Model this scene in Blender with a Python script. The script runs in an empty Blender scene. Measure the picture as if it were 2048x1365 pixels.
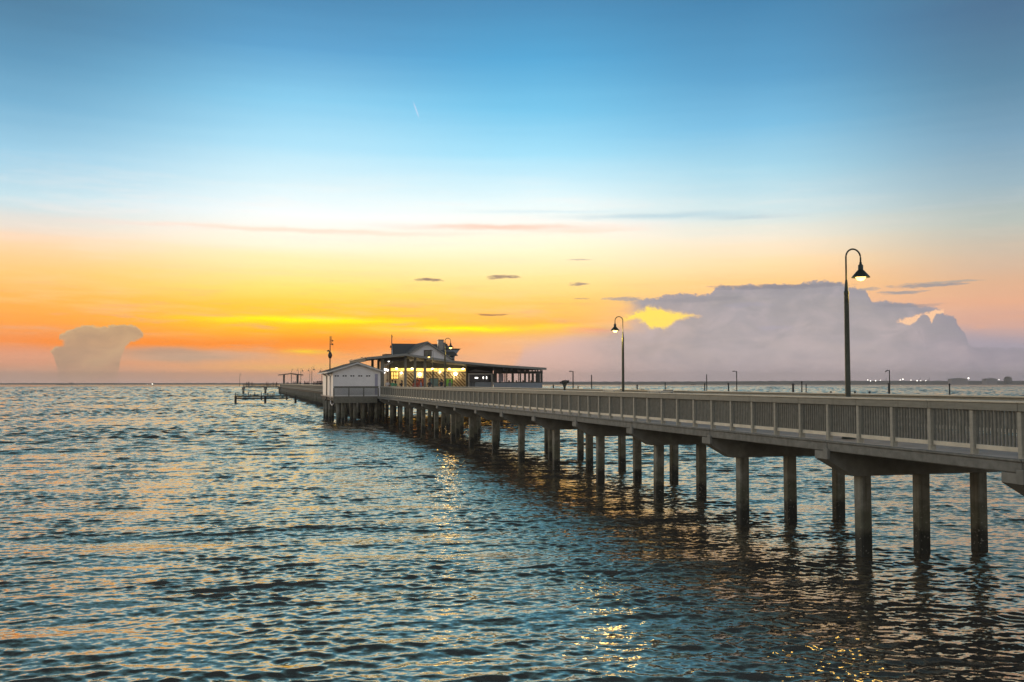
import bpy, math, random
import numpy as np
from mathutils import Vector, Matrix

R = math.radians
random.seed(7)
rng = np.random.default_rng(11)
sc = bpy.context.scene
col = sc.collection

# ------------------------------------------------------------------ camera
CAMZ = 4.22
FPX = 1900.0
HOR = 766.5
PITCH = math.atan((HOR - 682.5) / FPX)
cam_d = bpy.data.cameras.new('camera')
cam = bpy.data.objects.new('camera', cam_d)
col.objects.link(cam)
cam_d.sensor_fit = 'HORIZONTAL'
cam_d.sensor_width = 36.0
cam_d.lens = FPX / 2048.0 * 36.0
cam_d.clip_start = 0.1
cam_d.clip_end = 60000.0
cam.location = (0, 0, CAMZ)
cam.rotation_euler = (math.pi / 2 + PITCH, 0, 0)
sc.camera = cam

sc.view_settings.view_transform = 'Standard'
sc.view_settings.look = 'None'
sc.view_settings.exposure = 0.25
sc.view_settings.gamma = 1.0
sc.cycles.max_bounces = 6
sc.cycles.diffuse_bounces = 3
sc.cycles.glossy_bounces = 3
sc.cycles.transmission_bounces = 3
sc.cycles.volume_bounces = 0
sc.cycles.sample_clamp_indirect = 6.0
sc.cycles.caustics_reflective = False
sc.cycles.caustics_refractive = False


def lin(c):
    """sRGB 0..255 -> linear RGBA"""
    o = []
    for v in c:
        v = v / 255.0
        o.append(v / 12.92 if v <= 0.04045 else ((v + 0.055) / 1.055) ** 2.4)
    return (o[0], o[1], o[2], 1.0)


# pixel of the photograph -> azimuth / elevation in degrees
def az_of(x):
    return math.degrees(math.atan((x - 1024.0) / FPX))


def el_of(x, y):
    v = (682.5 - y) / FPX
    f = math.cos(PITCH) - v * math.sin(PITCH)
    u = math.sin(PITCH) + v * math.cos(PITCH)
    return math.degrees(math.atan2(u, math.hypot(f, (x - 1024.0) / FPX)))


# ------------------------------------------------------------------ node helper
class NT:
    def __init__(self, tree):
        self.t = tree
        self.n = tree.nodes
        self.l = tree.links

    def _in(self, sock, v):
        if hasattr(v, 'is_linked') or hasattr(v, 'links'):
            self.l.new(v, sock)
        else:
            sock.default_value = v

    def m(self, op, a, b=0.0, c=0.0, clamp=False):
        n = self.n.new('ShaderNodeMath')
        n.operation = op
        n.use_clamp = clamp
        self._in(n.inputs[0], a)
        self._in(n.inputs[1], b)
        self._in(n.inputs[2], c)
        return n.outputs[0]

    def smooth(self, v, a, b, to0=0.0, to1=1.0):
        n = self.n.new('ShaderNodeMapRange')
        n.interpolation_type = 'SMOOTHSTEP'
        self._in(n.inputs[0], v)
        n.inputs[1].default_value = a
        n.inputs[2].default_value = b
        n.inputs[3].default_value = to0
        n.inputs[4].default_value = to1
        return n.outputs[0]

    def mix(self, f, a, b):
        n = self.n.new('ShaderNodeMix')
        n.data_type = 'RGBA'
        n.clamp_factor = True
        self._in(n.inputs[0], f)
        self._in(n.inputs[6], a)
        self._in(n.inputs[7], b)
        return n.outputs[2]

    def ramp(self, f, stops, interp='LINEAR'):
        n = self.n.new('ShaderNodeValToRGB')
        n.color_ramp.interpolation = interp
        e = n.color_ramp.elements
        while len(e) > 1:
            e.remove(e[-1])
        e[0].position = stops[0][0]
        e[0].color = stops[0][1]
        for p, c in stops[1:]:
            x = e.new(p)
            x.color = c
        self._in(n.inputs[0], f)
        return n.outputs[0]

    def noise(self, vec, scale, detail=3.0, rough=0.55, dist=0.0):
        n = self.n.new('ShaderNodeTexNoise')
        if vec is not None:
            self.l.new(vec, n.inputs['Vector'])
        n.inputs['Scale'].default_value = scale
        n.inputs['Detail'].default_value = detail
        n.inputs['Roughness'].default_value = rough
        n.inputs['Distortion'].default_value = dist
        return n.outputs['Fac']

    def xyz(self, x, y, z):
        n = self.n.new('ShaderNodeCombineXYZ')
        self._in(n.inputs[0], x)
        self._in(n.inputs[1], y)
        self._in(n.inputs[2], z)
        return n.outputs[0]

    def fcurve(self, v, pts):
        """v in 0..1 -> piecewise linear curve"""
        n = self.n.new('ShaderNodeFloatCurve')
        c = n.mapping.curves[0]
        pts = sorted(pts, key=lambda p: p[0])
        pts = [p for i, p in enumerate(pts) if i == 0 or p[0] - pts[i - 1][0] > 1e-4]
        c.points[0].location = pts[0]
        c.points[1].location = pts[-1]
        for p in pts[1:-1]:
            c.points.new(p[0], p[1])
        for p in c.points:
            p.handle_type = 'VECTOR'
        n.mapping.update()
        self._in(n.inputs['Value'], v)
        return n.outputs[0]


# ------------------------------------------------------------------ sky (world)
world = bpy.data.worlds.new('World')
sc.world = world
world.use_nodes = True
world.cycles.sampling_method = 'MANUAL'
world.cycles.sample_map_resolution = 512
wt = world.node_tree
wt.nodes.clear()
W = NT(wt)
geo = wt.nodes.new('ShaderNodeTexCoord')
sep = wt.nodes.new('ShaderNodeSeparateXYZ')
wt.links.new(geo.outputs['Generated'], sep.inputs[0])
dx, dy, dz = sep.outputs
AZ = W.m('MULTIPLY', W.m('ARCTAN2', dx, dy), 57.29578)
EL = W.m('MULTIPLY', W.m('ARCSINE', dz), 57.29578)
NV = W.xyz(W.m('MULTIPLY', AZ, 0.22), W.m('MULTIPLY', EL, 1.0), 0.0)
NB = W.xyz(W.m('MULTIPLY', AZ, 0.06), W.m('MULTIPLY', EL, 1.2), 3.0)
NC = W.xyz(AZ, W.m('MULTIPLY', EL, 1.15), 7.0)
n_wisp = W.m('SUBTRACT', W.noise(NV, 1.1, 4.0, 0.6), 0.5)
n_band = W.m('SUBTRACT', W.noise(NB, 1.3, 4.0, 0.55), 0.5)
n_puff = W.m('SUBTRACT', W.noise(NC, 1.5, 5.0, 0.6), 0.5)
n_puff3 = W.m('SUBTRACT', W.noise(NC, 5.0, 3.0, 0.6), 0.5)
n_puff2 = W.m('SUBTRACT', W.noise(NC, 0.55, 3.0, 0.5), 0.5)

NF = W.xyz(W.m('MULTIPLY', AZ, 0.8), W.m('MULTIPLY', EL, 3.6), 11.0)
n_frag = W.m('SUBTRACT', W.noise(NF, 2.2, 4.0, 0.65), 0.5)
ELMAX = 60.0
ELB = W.m('ADD', EL, W.m('MULTIPLY', n_band, 0.7))
EF = W.m('DIVIDE', ELB, ELMAX, clamp=True)


def column(x, rows, above):
    st = [(0.0, lin(rows[0][1]))]
    for y, c in rows:
        g = 0.90 + 0.10 * min(1.0, max(0.0, (y - 150) / 250.0))
        k = 0.13 * min(1.0, max(0.0, (420 - y) / 250.0))        # the upper blue is a little milky
        c = tuple(v * (1 - k) + (0.3 * c[0] + 0.5 * c[1] + 0.2 * c[2]) * 1.08 * k for v in c)
        st.append((max(0.0005, el_of(x, y) / ELMAX), tuple(v * g for v in lin(c)[:3]) + (1.0,)))
    for e, c in above:
        st.append((e / ELMAX, lin(c)))
    return W.ramp(EF, st)


UP = [(25, (84, 132, 152)), (31, (58, 88, 100)), (40, (24, 42, 52)), (60, (10, 24, 32))]
c0 = column(0, [(765, (198, 163, 138)), (742, (218, 165, 135)), (705, (226, 152, 112)), (680, (240, 146, 84)),
                (640, (252, 160, 66)), (600, (255, 176, 80)), (540, (255, 196, 116)), (490, (252, 206, 160)),
                (450, (226, 214, 200)), (390, (190, 216, 224)), (300, (152, 200, 224)), (200, (112, 174, 210)),
                (100, (88, 150, 190)), (0, (76, 129, 166))], UP)
c1 = column(620, [(765, (232, 172, 132)), (740, (252, 176, 120)), (715, (255, 172, 88)), (690, (255, 150, 30)),
                  (660, (255, 176, 24)), (620, (255, 200, 48)), (575, (255, 222, 112)), (530, (255, 230, 162)),
                  (485, (255, 240, 214)), (430, (240, 244, 242)), (370, (210, 234, 240)), (290, (168, 220, 242)),
                  (200, (128, 202, 238)), (100, (88, 164, 214)), (0, (72, 140, 188))], UP)
c2 = column(1060, [(765, (230, 180, 168)), (735, (252, 186, 142)), (690, (254, 186, 112)), (650, (255, 182, 74)),
                   (610, (255, 200, 94)), (560, (255, 224, 146)), (500, (255, 240, 202)), (450, (248, 244, 234)),
                   (400, (220, 238, 240)), (310, (158, 218, 242)), (220, (112, 196, 236)), (120, (78, 168, 220)),
                   (0, (68, 140, 190))], UP)
c3 = column(1500, [(765, (206, 180, 194)), (700, (214, 180, 178)), (620, (236, 186, 150)), (575, (255, 198, 128)),
                   (530, (254, 216, 164)), (480, (238, 224, 200)), (430, (206, 222, 222)), (340, (162, 208, 226)),
                   (250, (116, 186, 224)), (150, (84, 160, 208)), (0, (64, 132, 180))], UP)
c4 = column(2048, [(765, (160, 154, 168)), (700, (172, 156, 160)), (650, (206, 164, 150)), (600, (222, 168, 136)),
                   (560, (214, 172, 140)), (500, (198, 180, 160)), (440, (178, 184, 176)), (360, (148, 174, 186)),
                   (270, (118, 158, 184)), (150, (88, 136, 168)), (0, (74, 114, 150))], UP)
cb = column(1024, [(765, (206, 192, 170)), (700, (224, 204, 178)), (560, (230, 214, 188)), (300, (218, 214, 202)),
                   (0, (190, 198, 206))], [(34, (150, 164, 184)), (60, (8, 32, 46))])
sky = W.mix(W.smooth(AZ, az_of(0), az_of(620)), c0, c1)
sky = W.mix(W.smooth(AZ, az_of(620), az_of(1060)), sky, c2)
sky = W.mix(W.smooth(AZ, az_of(1060), az_of(1500)), sky, c3)
sky = W.mix(W.smooth(AZ, az_of(1500), az_of(2048)), sky, c4)
sky = W.mix(W.smooth(W.m('ABSOLUTE', AZ), 38.0, 95.0), sky, cb)

# ---- streak clouds: soft flat ellipses in azimuth / elevation
ELN = W.m('ADD', EL, W.m('MULTIPLY', n_wisp, 0.55))
AZN = W.m('ADD', AZ, W.m('MULTIPLY', n_puff2, 2.2))


def streak(base, x, y, wx, hy, c, a, hard=False, tilt=0.0):
    """ellipse wx * hy photograph pixels half-size"""
    ca, ce = az_of(x), el_of(x, y)
    ka = abs(az_of(x + 10) - ca) / 10.0
    ke = abs(el_of(x, y - 10) - ce) / 10.0
    u = W.m('DIVIDE', W.m('SUBTRACT', AZN, ca), wx * ka)
    dv = W.m('SUBTRACT', ELN, ce)
    if tilt:
        dv = W.m('SUBTRACT', dv, W.m('MULTIPLY', W.m('SUBTRACT', AZN, ca), tilt))
    v = W.m('DIVIDE', dv, hy * ke)
    r2 = W.m('ADD', W.m('MULTIPLY', u, u), W.m('MULTIPLY', v, v))
    if hard:
        k = W.smooth(W.m('ADD', r2, W.m('MULTIPLY', n_frag, 3.2)), 0.1, 1.5, a, 0.0)
    else:
        k = W.m('MULTIPLY', W.m('EXPONENT', W.m('MULTIPLY', r2, -1.0)), a)
    return W.mix(k, base, lin(c))


for s in [
    (1000, 690, 260, 22, (246, 176, 128), 0.35),
    (330, 688, 330, 10, (255, 140, 10), 0.95),
    (60, 712, 120, 12, (230, 160, 124), 0.6),
    (760, 688, 150, 14, (255, 140, 24), 0.85),
    (640, 650, 260, 14, (255, 205, 14), 0.6),
    (615, 641, 200, 6, (255, 244, 0), 1.0),
    (1000, 661, 230, 12, (255, 196, 14), 0.6),
    (920, 658, 120, 6, (255, 244, 0), 1.0),
    (1110, 655, 90, 5, (255, 212, 8), 0.85),
    (1190, 660, 60, 6, (255, 150, 110), 0.7),
    (615, 703, 40, 4, (255, 214, 10), 0.85),
    (620, 735, 180, 7, (255, 196, 100), 0.6),
    (400, 712, 150, 12, (206, 174, 148), 0.8),
    (330, 704, 110, 8, (188, 152, 126), 0.9),
    (380, 716, 110, 9, (194, 160, 134), 0.8),
    (1170, 690, 140, 22, (216, 182, 164), 0.55),
    (1090, 716, 110, 14, (226, 176, 156), 0.45),
    (620, 462, 330, 5, (255, 204, 180), 0.6),
    (1000, 455, 190, 6, (255, 190, 166), 0.75),
    (1170, 462, 110, 5, (255, 206, 180), 0.5),
    (1330, 432, 180, 7, (176, 202, 212), 0.75),
    (1500, 434, 90, 5, (176, 196, 204), 0.6),
    (1100, 424, 160, 4, (198, 222, 230), 0.5),
    (1990, 640, 120, 12, (206, 158, 140), 0.5),
]:
    sky = streak(sky, *s)

NCI = W.xyz(W.m('MULTIPLY', AZ, 0.10), W.m('ADD', W.m('MULTIPLY', EL, 0.95), W.m('MULTIPLY', AZ, 0.012)), 21.0)
n_ci = W.noise(NCI, 1.6, 6.0, 0.62)
veil = W.m('MULTIPLY', W.smooth(n_ci, 0.46, 0.72), W.m('MULTIPLY', W.smooth(EL, 1.0, 4.0), W.smooth(EL, 9.0, 13.5, 1.0, 0.0)))
sky = W.mix(W.m('MULTIPLY', W.m('MULTIPLY', veil, W.smooth(AZ, 8.0, 22.0, 1.0, 0.25)), 0.30), sky, W.mix(W.smooth(EL, 5.5, 9.5), lin((255, 206, 150)), lin((248, 232, 224))))
n_ci2 = W.noise(NCI, 2.6, 5.0, 0.6)
sky = W.mix(W.m('MULTIPLY', W.m('MULTIPLY', W.smooth(n_ci2, 0.52, 0.74), W.smooth(EL, 8.0, 3.0)), 0.48), sky, lin((226, 168, 130)))

# ---- cumulus bodies: profiles over azimuth
A0, A1 = az_of(960), az_of(2100)
UA = W.m('DIVIDE', W.m('SUBTRACT', AZ, A0), A1 - A0, clamp=True)
ECL = 12.0


def prof(pts, a0=A0, a1=A1, ua=UA):
    q = [((az_of(x) - a0) / (a1 - a0), max(0.0, el_of(x, y)) / ECL) for x, y in pts]
    q = [(0.0, q[0][1])] + q + [(1.0, q[-1][1])]
    return W.m('MULTIPLY', W.fcurve(ua, q), ECL)


ELP = W.m('ADD', EL, W.m('ADD', W.m('MULTIPLY', n_puff, 0.75), W.m('ADD', W.m('MULTIPLY', n_wisp, 0.12), W.m('MULTIPLY', n_puff3, 0.3))))
# haze bank low on the right
lowbank = W.smooth(W.m('SUBTRACT', prof([(1010, 760), (1050, 700), (1150, 676), (1250, 668), (1800, 655), (1960, 668), (2100, 676)]), ELN), -0.55, 0.55)
lowcol = W.mix(W.smooth(EL, 0.2, 3.0), lin((198, 178, 182)), lin((180, 168, 168)))
lowcol = W.mix(W.smooth(AZ, az_of(1020), az_of(1420)), lin((222, 182, 168)), lowcol)
lowcol = W.mix(W.smooth(AZ, az_of(1650), az_of(2040)), lowcol, lin((162, 154, 166)))
sky = W.mix(W.m('MULTIPLY', lowbank, 0.88), sky, lowcol)
# the big anvil cloud
top = prof([(1000, 668), (1215, 640), (1222, 597),  (1262, 597), (1300, 600), (1332, 590), (1400, 588), (1424, 586),
            (1434, 571), (1470, 574), (1520, 568), (1570, 570), (1625, 563), (1682, 566), (1700, 576), (1735, 580), (1746, 602),
            (1800, 604), (1850, 611), (1886, 619), (1890, 630), (1908, 633), (1921, 654), (1930, 664), (1938, 686), (1960, 694), (2090, 700)])
body = W.smooth(W.m('SUBTRACT', top, ELP), -0.03, 0.12)
gate = W.m('MAXIMUM', W.smooth(AZN, az_of(1236), az_of(1296)),
           W.m('MULTIPLY', W.smooth(AZN, az_of(1110), az_of(1320)), W.smooth(EL, el_of(1250, 672), el_of(1250, 640), 1.0, 0.0)))
body = W.m('MULTIPLY', body, gate)
# two gaps where the bright sky shows through
gt = prof([(1236, 644), (1252, 630), (1274, 622), (1300, 612), (1322, 613), (1334, 622), (1352, 625), (1404, 628), (1409, 630), (1411, 660)])
gb = prof([(1236, 640), (1280, 644), (1292, 648), (1301, 661), (1332, 662), (1348, 650), (1374, 641), (1409, 632), (1411, 620)])
gapy = W.m('MULTIPLY', W.smooth(W.m('SUBTRACT', gt, ELP), -0.10, 0.24), W.smooth(W.m('SUBTRACT', ELP, gb), -0.10, 0.24))
ht = prof([(1786, 660), (1790, 644), (1830, 632), (1886, 618), (1892, 618), (1893, 660)])
hb = prof([(1786, 630), (1790, 645), (1822, 654), (1832, 646), (1846, 632), (1852, 631), (1861, 640), (1863, 648), (1868, 647), (1872, 632), (1892, 628), (1893, 600)])
gapr = W.m('MULTIPLY', W.smooth(W.m('SUBTRACT', ht, ELP), -0.03, 0.1), W.smooth(W.m('SUBTRACT', ELP, hb), -0.03, 0.1))
body = W.m('MULTIPLY', body, W.m('SUBTRACT', 1.0, W.m('MAXIMUM', gapy, gapr), clamp=True))
ccol = W.mix(W.smooth(EL, 1.0, 6.0), lin((184, 170, 168)), lin((156, 150, 150)))
ccol = W.mix(W.smooth(AZ, az_of(1200), az_of(1480)), lin((190, 168, 158)), ccol)
ccol = W.mix(W.smooth(AZ, az_of(1700), az_of(2000)), ccol, W.mix(W.smooth(EL, 1.0, 4.0), lin((160, 148, 156)), lin((148, 141, 149))))
ccol = W.mix(W.m('MULTIPLY', W.m('ADD', n_wisp, 0.22, clamp=True), 0.9), ccol, lin((156, 152, 162)))
ND = W.xyz(W.m('MULTIPLY', AZ, 0.55), W.m('MULTIPLY', EL, 0.9), 31.0)
n_in = W.noise(ND, 0.9, 6.0, 0.6, 0.6)
ccol = W.mix(W.m('MULTIPLY', W.smooth(n_in, 0.46, 0.70), 0.28), ccol, lin((208, 188, 188)))
ccol = W.mix(W.m('MULTIPLY', W.smooth(n_in, 0.52, 0.34), 0.38), ccol, lin((150, 145, 148)))
ccol = W.mix(W.smooth(W.m('SUBTRACT', top, ELP), 0.0, 0.9, 0.45, 0.0), ccol, lin((146, 142, 152)))
fade = W.smooth(EL, 0.3, 2.2, 0.55, 1.0)
sky = W.mix(W.m('MULTIPLY', W.m('MULTIPLY', gapy, W.smooth(AZ, az_of(1330), az_of(1410), 0.92, 0.55)), W.smooth(n_wisp, -0.3, 0.0, 0.7, 1.0)), sky, lin((255, 224, 92)))
sky = W.mix(W.m('MULTIPLY', gapr, 0.8), sky, lin((248, 200, 156)))
sky = W.mix(W.m('MULTIPLY', body, fade), sky, ccol)
# the small anvil on the left
B0, B1 = az_of(60), az_of(340)
UB = W.m('DIVIDE', W.m('SUBTRACT', AZ, B0), B1 - B0, clamp=True)
ltop = prof([(61, 768), (97, 768), (98.5, 702), (112, 693), (116, 691), (117.5, 669), (137, 660), (161, 651), (178, 652), (205, 653.5), (226, 649), (253, 649), (273, 653), (283, 661), (286, 668), (287.5, 768)], B0, B1, UB)
lbot = prof([(61, 768), (98, 768), (99, 702), (108, 714), (114, 732), (118, 757), (120, 768), (232, 768), (236, 748), (242, 716), (249, 698), (260, 686), (276, 681), (285, 676), (287, 668)], B0, B1, UB)
notch = W.m('MULTIPLY', W.smooth(AZ, az_of(120), az_of(132), 1.0, 0.0),
            W.m('MULTIPLY', W.smooth(EL, el_of(130, 696), el_of(130, 691)), W.smooth(EL, el_of(130, 683), el_of(130, 677), 1.0, 0.0)))
ELS = W.m('ADD', EL, W.m('ADD', W.m('MULTIPLY', n_puff, 0.34), W.m('MULTIPLY', n_puff3, 0.30)))
lb = W.m('MULTIPLY', W.smooth(W.m('SUBTRACT', ltop, ELS), -0.02, 0.08), W.smooth(W.m('SUBTRACT', ELS, lbot), -0.06, 0.10))
lb = W.m('MULTIPLY', lb, W.m('MULTIPLY', W.smooth(EL, 0.0, 1.2, 0.25, 0.95), W.m('SUBTRACT', 1.0, notch)))
lcol = W.mix(W.smooth(EL, 0.6, 3.4), lin((196, 156, 124)), lin((186, 154, 118)))
lcol = W.mix(W.m('MULTIPLY', W.smooth(n_in, 0.52, 0.36), 0.4), lcol, lin((164, 136, 112)))
lcol = W.mix(W.m('MULTIPLY', W.smooth(n_in, 0.46, 0.66), 0.4), lcol, lin((208, 174, 132)))
lrim = W.m('MULTIPLY', lb, W.smooth(W.m('SUBTRACT', ltop, ELS), 0.0, 0.16, 0.5, 0.0))
sky = W.mix(lb, sky, lcol)
sky = W.mix(lrim, sky, lin((240, 206, 140)))
# small dark cloud flecks
for s in [
    (1570, 574, 130, 4.5, (136, 132, 138), 0.75, True),
    (1480, 572, 60, 3.0, (140, 136, 140), 0.75, True),
    (1400, 600, 110, 5.0, (146, 142, 146), 0.6, True),
    (1820, 610, 70, 4.0, (140, 136, 142), 0.6, True),
    (1250, 598, 34, 4.0, (168, 156, 150), 0.9, True),
    (1290, 605, 40, 6.0, (166, 158, 160), 0.7, False),
    (857, 561, 26, 3.2, (138, 112, 104), 0.9, True),
    (1008, 554, 28, 3.4, (146, 120, 108), 0.85, True),
    (1163, 569, 24, 4.2, (150, 132, 124), 0.85, True),
    (983, 630, 28, 2.6, (170, 122, 84), 0.85, True),
    (1150, 519, 26, 1.8, (180, 164, 150), 0.7, True),
    (1160, 595, 16, 1.6, (190, 156, 120), 0.7, True),
    (1860, 570, 72, 3.8, (152, 146, 146), 0.9, True),
    (1900, 564, 80, 2.0, (170, 160, 150), 0.8, True),
    (1808, 583, 46, 3.6, (158, 150, 148), 0.9, True),
    (1742, 578, 30, 2.6, (170, 158, 150), 0.8, True),
    (1500, 610, 60, 4.0, (160, 154, 164), 0.5, True),
    (1545, 655, 40, 4.0, (168, 160, 172), 0.5, True),
]:
    sky = streak(sky, *s)
# short contrail
ca_, ce_ = az_of(830), el_of(830, 220)
tu = W.m('ADD', W.m('MULTIPLY', W.m('SUBTRACT', AZ, ca_), 0.37), W.m('MULTIPLY', W.m('SUBTRACT', EL, ce_), -0.93))
tv = W.m('ADD', W.m('MULTIPLY', W.m('SUBTRACT', AZ, ca_), 0.93), W.m('MULTIPLY', W.m('SUBTRACT', EL, ce_), 0.37))
tr = W.m('ADD', W.m('POWER', W.m('ABSOLUTE', W.m('DIVIDE', tu, 0.42)), 4.0), W.m('POWER', W.m('DIVIDE', tv, 0.035), 2.0))
sky = W.mix(W.m('MULTIPLY', W.m('EXPONENT', W.m('MULTIPLY', tr, -1.0)), 0.55), sky, lin((214, 214, 236)))

bg = wt.nodes.new('ShaderNodeBackground')
wo = wt.nodes.new('ShaderNodeOutputWorld')
wt.links.new(sky, bg.inputs[0])
bg.inputs[1].default_value = 1.0
wt.links.new(bg.outputs[0], wo.inputs[0])

# ------------------------------------------------------------------ sun (just above the horizon, veiled, low to the left)
sd = bpy.data.lights.new('sun', 'SUN')
sd.energy = 0.4
sd.angle = R(11)
sd.color = (1.0, 0.78, 0.5)
sun = bpy.data.objects.new('sun', sd)
col.objects.link(sun)
SAZ, SEL = R(-38), R(6.5)
sdir = Vector((math.sin(SAZ) * math.cos(SEL), math.cos(SAZ) * math.cos(SEL), math.sin(SEL)))
sun.rotation_euler = sdir.to_track_quat('Z', 'Y').to_euler()

# ------------------------------------------------------------------ pier frame: p across (away from the camera side), t along
PHI = math.atan((1024.0 - 488.0) / FPX)
CP, SP = math.cos(PHI), math.sin(PHI)


def wpt(p, t, z=0.0):
    return Vector((p * CP - t * SP, p * SP + t * CP, z))


def p_at(x, t):
    """p of the photograph column x on the line t"""
    return t * math.tan(PHI + math.atan((x - 1024.0) / FPX))


def z_at(y, p, t):
    dep = p * SP + t * CP
    return CAMZ + (HOR - y) / FPX * dep


def t_at(x, p):
    return p / math.tan(PHI + math.atan((x - 1024.0) / FPX))


# ------------------------------------------------------------------ materials
def sepo(m, tc, i):
    n = m.node_tree.nodes.new('ShaderNodeSeparateXYZ')
    m.node_tree.links.new(tc.outputs['Object'], n.inputs[0])
    return n.outputs[i]


def mat(name, base, rough=0.6, var=0.15, scale=6.0, metal=0.0, bump=0.0, bscale=40.0, stretch=None, emit=None, estr=0.0, spec=0.5, vary=0.0):
    m = bpy.data.materials.new(name)
    m.use_nodes = True
    t = NT(m.node_tree)
    b = m.node_tree.nodes['Principled BSDF']
    b.inputs['Roughness'].default_value = rough
    b.inputs['Metallic'].default_value = metal
    b.inputs['Specular IOR Level'].default_value = spec
    tc = m.node_tree.nodes.new('ShaderNodeTexCoord')
    vec = tc.outputs['Object']
    if stretch:
        mp = m.node_tree.nodes.new('ShaderNodeMapping')
        mp.inputs['Scale'].default_value = stretch
        t.l.new(vec, mp.inputs[0])
        vec = mp.outputs[0]
    f = t.noise(vec, scale, 5.0, 0.6)
    lo = tuple(v * (1 - var) for v in base) + (1,)
    hi = tuple(min(1, v * (1 + var)) for v in base) + (1,)
    c = t.ramp(f, [(0.3, lo), (0.7, hi)])
    if vary:
        oi = m.node_tree.nodes.new('ShaderNodeObjectInfo')
        hv = m.node_tree.nodes.new('ShaderNodeHueSaturation')
        t.l.new(t.m('ADD', t.m('MULTIPLY', oi.outputs['Random'], 2 * vary), 1.0 - vary), hv.inputs['Value'])
        t.l.new(c, hv.inputs['Color'])
        c = hv.outputs[0]
        # long dark weather stains running down the faces
        st = t.noise(t.xyz(t.m('MULTIPLY', sepo(m, tc, 0), 7.0), t.m('MULTIPLY', sepo(m, tc, 1), 7.0), t.m('MULTIPLY', sepo(m, tc, 2), 0.8)), 1.0, 4.0, 0.6)
        c = t.mix(t.m('MULTIPLY', t.smooth(st, 0.5, 0.72), 0.35), c, tuple(v * 0.5 for v in base) + (1,))
    t.l.new(c, b.inputs['Base Color'])
    if bump:
        bn = m.node_tree.nodes.new('ShaderNodeBump')
        bn.inputs['Strength'].default_value = bump
        bn.inputs['Distance'].default_value = 0.01
        t.l.new(t.noise(vec, bscale, 4.0, 0.6), bn.inputs['Height'])
        t.l.new(bn.outputs[0], b.inputs['Normal'])
    if emit:
        b.inputs['Emission Color'].default_value = tuple(emit) + (1,)
        b.inputs['Emission Strength'].default_value = estr
    m['_'] = 1
    return m


M = {}
M['rail'] = mat('weathered_rail', (0.265, 0.26, 0.215), 0.6, 0.14, 3.0, bump=0.25, bscale=60, stretch=(1, 1, 6), vary=0.1)
M['rail_post'] = mat('railing_post_paint', (0.40, 0.385, 0.32), 0.6, 0.16, 3.0, bump=0.25, bscale=60, stretch=(1, 1, 6), vary=0.08)
M['baluster'] = mat('weathered_baluster', (0.185, 0.185, 0.158), 0.65, 0.25, 9.0, vary=0.12)
M['cap_board'] = mat('pale_cap_board', (0.74, 0.68, 0.54), 0.5, 0.16, 2.0, bump=0.2, bscale=50)
M['deck'] = mat('deck_boards', (0.58, 0.50, 0.43), 0.7, 0.2, 2.0, bump=0.3, bscale=30)
M['edge'] = mat('edge_concrete', (0.23, 0.23, 0.205), 0.8, 0.25, 5.0, bump=0.5, bscale=60, vary=0.05)
M['dark_wood'] = mat('dark_timber', (0.035, 0.035, 0.03), 0.8, 0.3, 6.0, bump=0.4)
M['joist'] = mat('deck_joist', (0.16, 0.16, 0.135), 0.8, 0.25, 5.0, bump=0.4)
M['pattern'] = mat('board_groove', (0.22, 0.15, 0.08), 0.8, 0.1, 4.0)  # dark stripe colour of the diagonal board grooves
M['skirt'] = mat('plank_skirt', (0.20, 0.19, 0.15), 0.8, 0.2, 5.0, bump=0.3)
M['white'] = mat('white_paint', (0.74, 0.73, 0.74), 0.5, 0.05, 3.0)
M['trim'] = mat('pale_trim', (0.62, 0.62, 0.60), 0.5, 0.06, 3.0)
M['lavwall'] = mat('pale_wall_paint', (0.80, 0.79, 0.80), 0.55, 0.06, 1.2)
M['door'] = mat('grey_blue_door', (0.34, 0.34, 0.45), 0.5, 0.08, 2.0)
M['dark'] = mat('black_grille', (0.02, 0.02, 0.025), 0.6, 0.2, 8.0)
M['shingle'] = mat('grey_shingle', (0.105, 0.098, 0.085), 0.85, 0.35, 18.0, bump=0.6, bscale=30)
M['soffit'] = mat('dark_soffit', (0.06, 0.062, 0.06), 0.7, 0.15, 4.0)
M['fascia'] = mat('grey_fascia', (0.25, 0.26, 0.25), 0.6, 0.15, 4.0)
M['post'] = mat('porch_post_paint', (0.22, 0.22, 0.19), 0.6, 0.15, 4.0)
M['lamp_metal'] = mat('dark_green_metal', (0.05, 0.062, 0.052), 0.42, 0.25, 9.0, metal=0.3)
M['steel'] = mat('grey_steel', (0.20, 0.21, 0.22), 0.35, 0.15, 6.0, metal=0.7)
M['mast'] = mat('dark_mast', (0.05, 0.05, 0.05), 0.5, 0.2, 6.0)
M['warm_wall'] = mat('cream_panel', (0.74, 0.62, 0.42), 0.6, 0.06, 2.0)
M['groove'] = mat('dark_groove', (0.12, 0.09, 0.06), 0.8, 0.1, 4.0)
M['bluewall'] = mat('blue_grey_wall', (0.26, 0.31, 0.38), 0.6, 0.08, 3.0)
M['blind'] = mat('grey_blue_blind', (0.32, 0.30, 0.36), 0.6, 0.2, 1.5)
M['glass_dark'] = mat('dark_glass', (0.03, 0.035, 0.04), 0.12, 0.2, 2.0)
M['screen_blue'] = mat('blue_board', (0.10, 0.20, 0.26), 0.3, 0.2, 2.0)
M['screen_green'] = mat('green_board', (0.13, 0.34, 0.06), 0.4, 0.2, 2.0, emit=(0.12, 0.40, 0.05), estr=0.12)  # board is no lamp, a faint glow is put into its colour
M['brick_red'] = mat('rust_red_panel', (0.30, 0.06, 0.03), 0.6, 0.3, 2.0)
M['warm_glow'] = mat('warm_lamp', (0.9, 0.8, 0.5), 0.4, 0.02, 1.0, emit=(1.0, 0.76, 0.38), estr=22.0)
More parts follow.
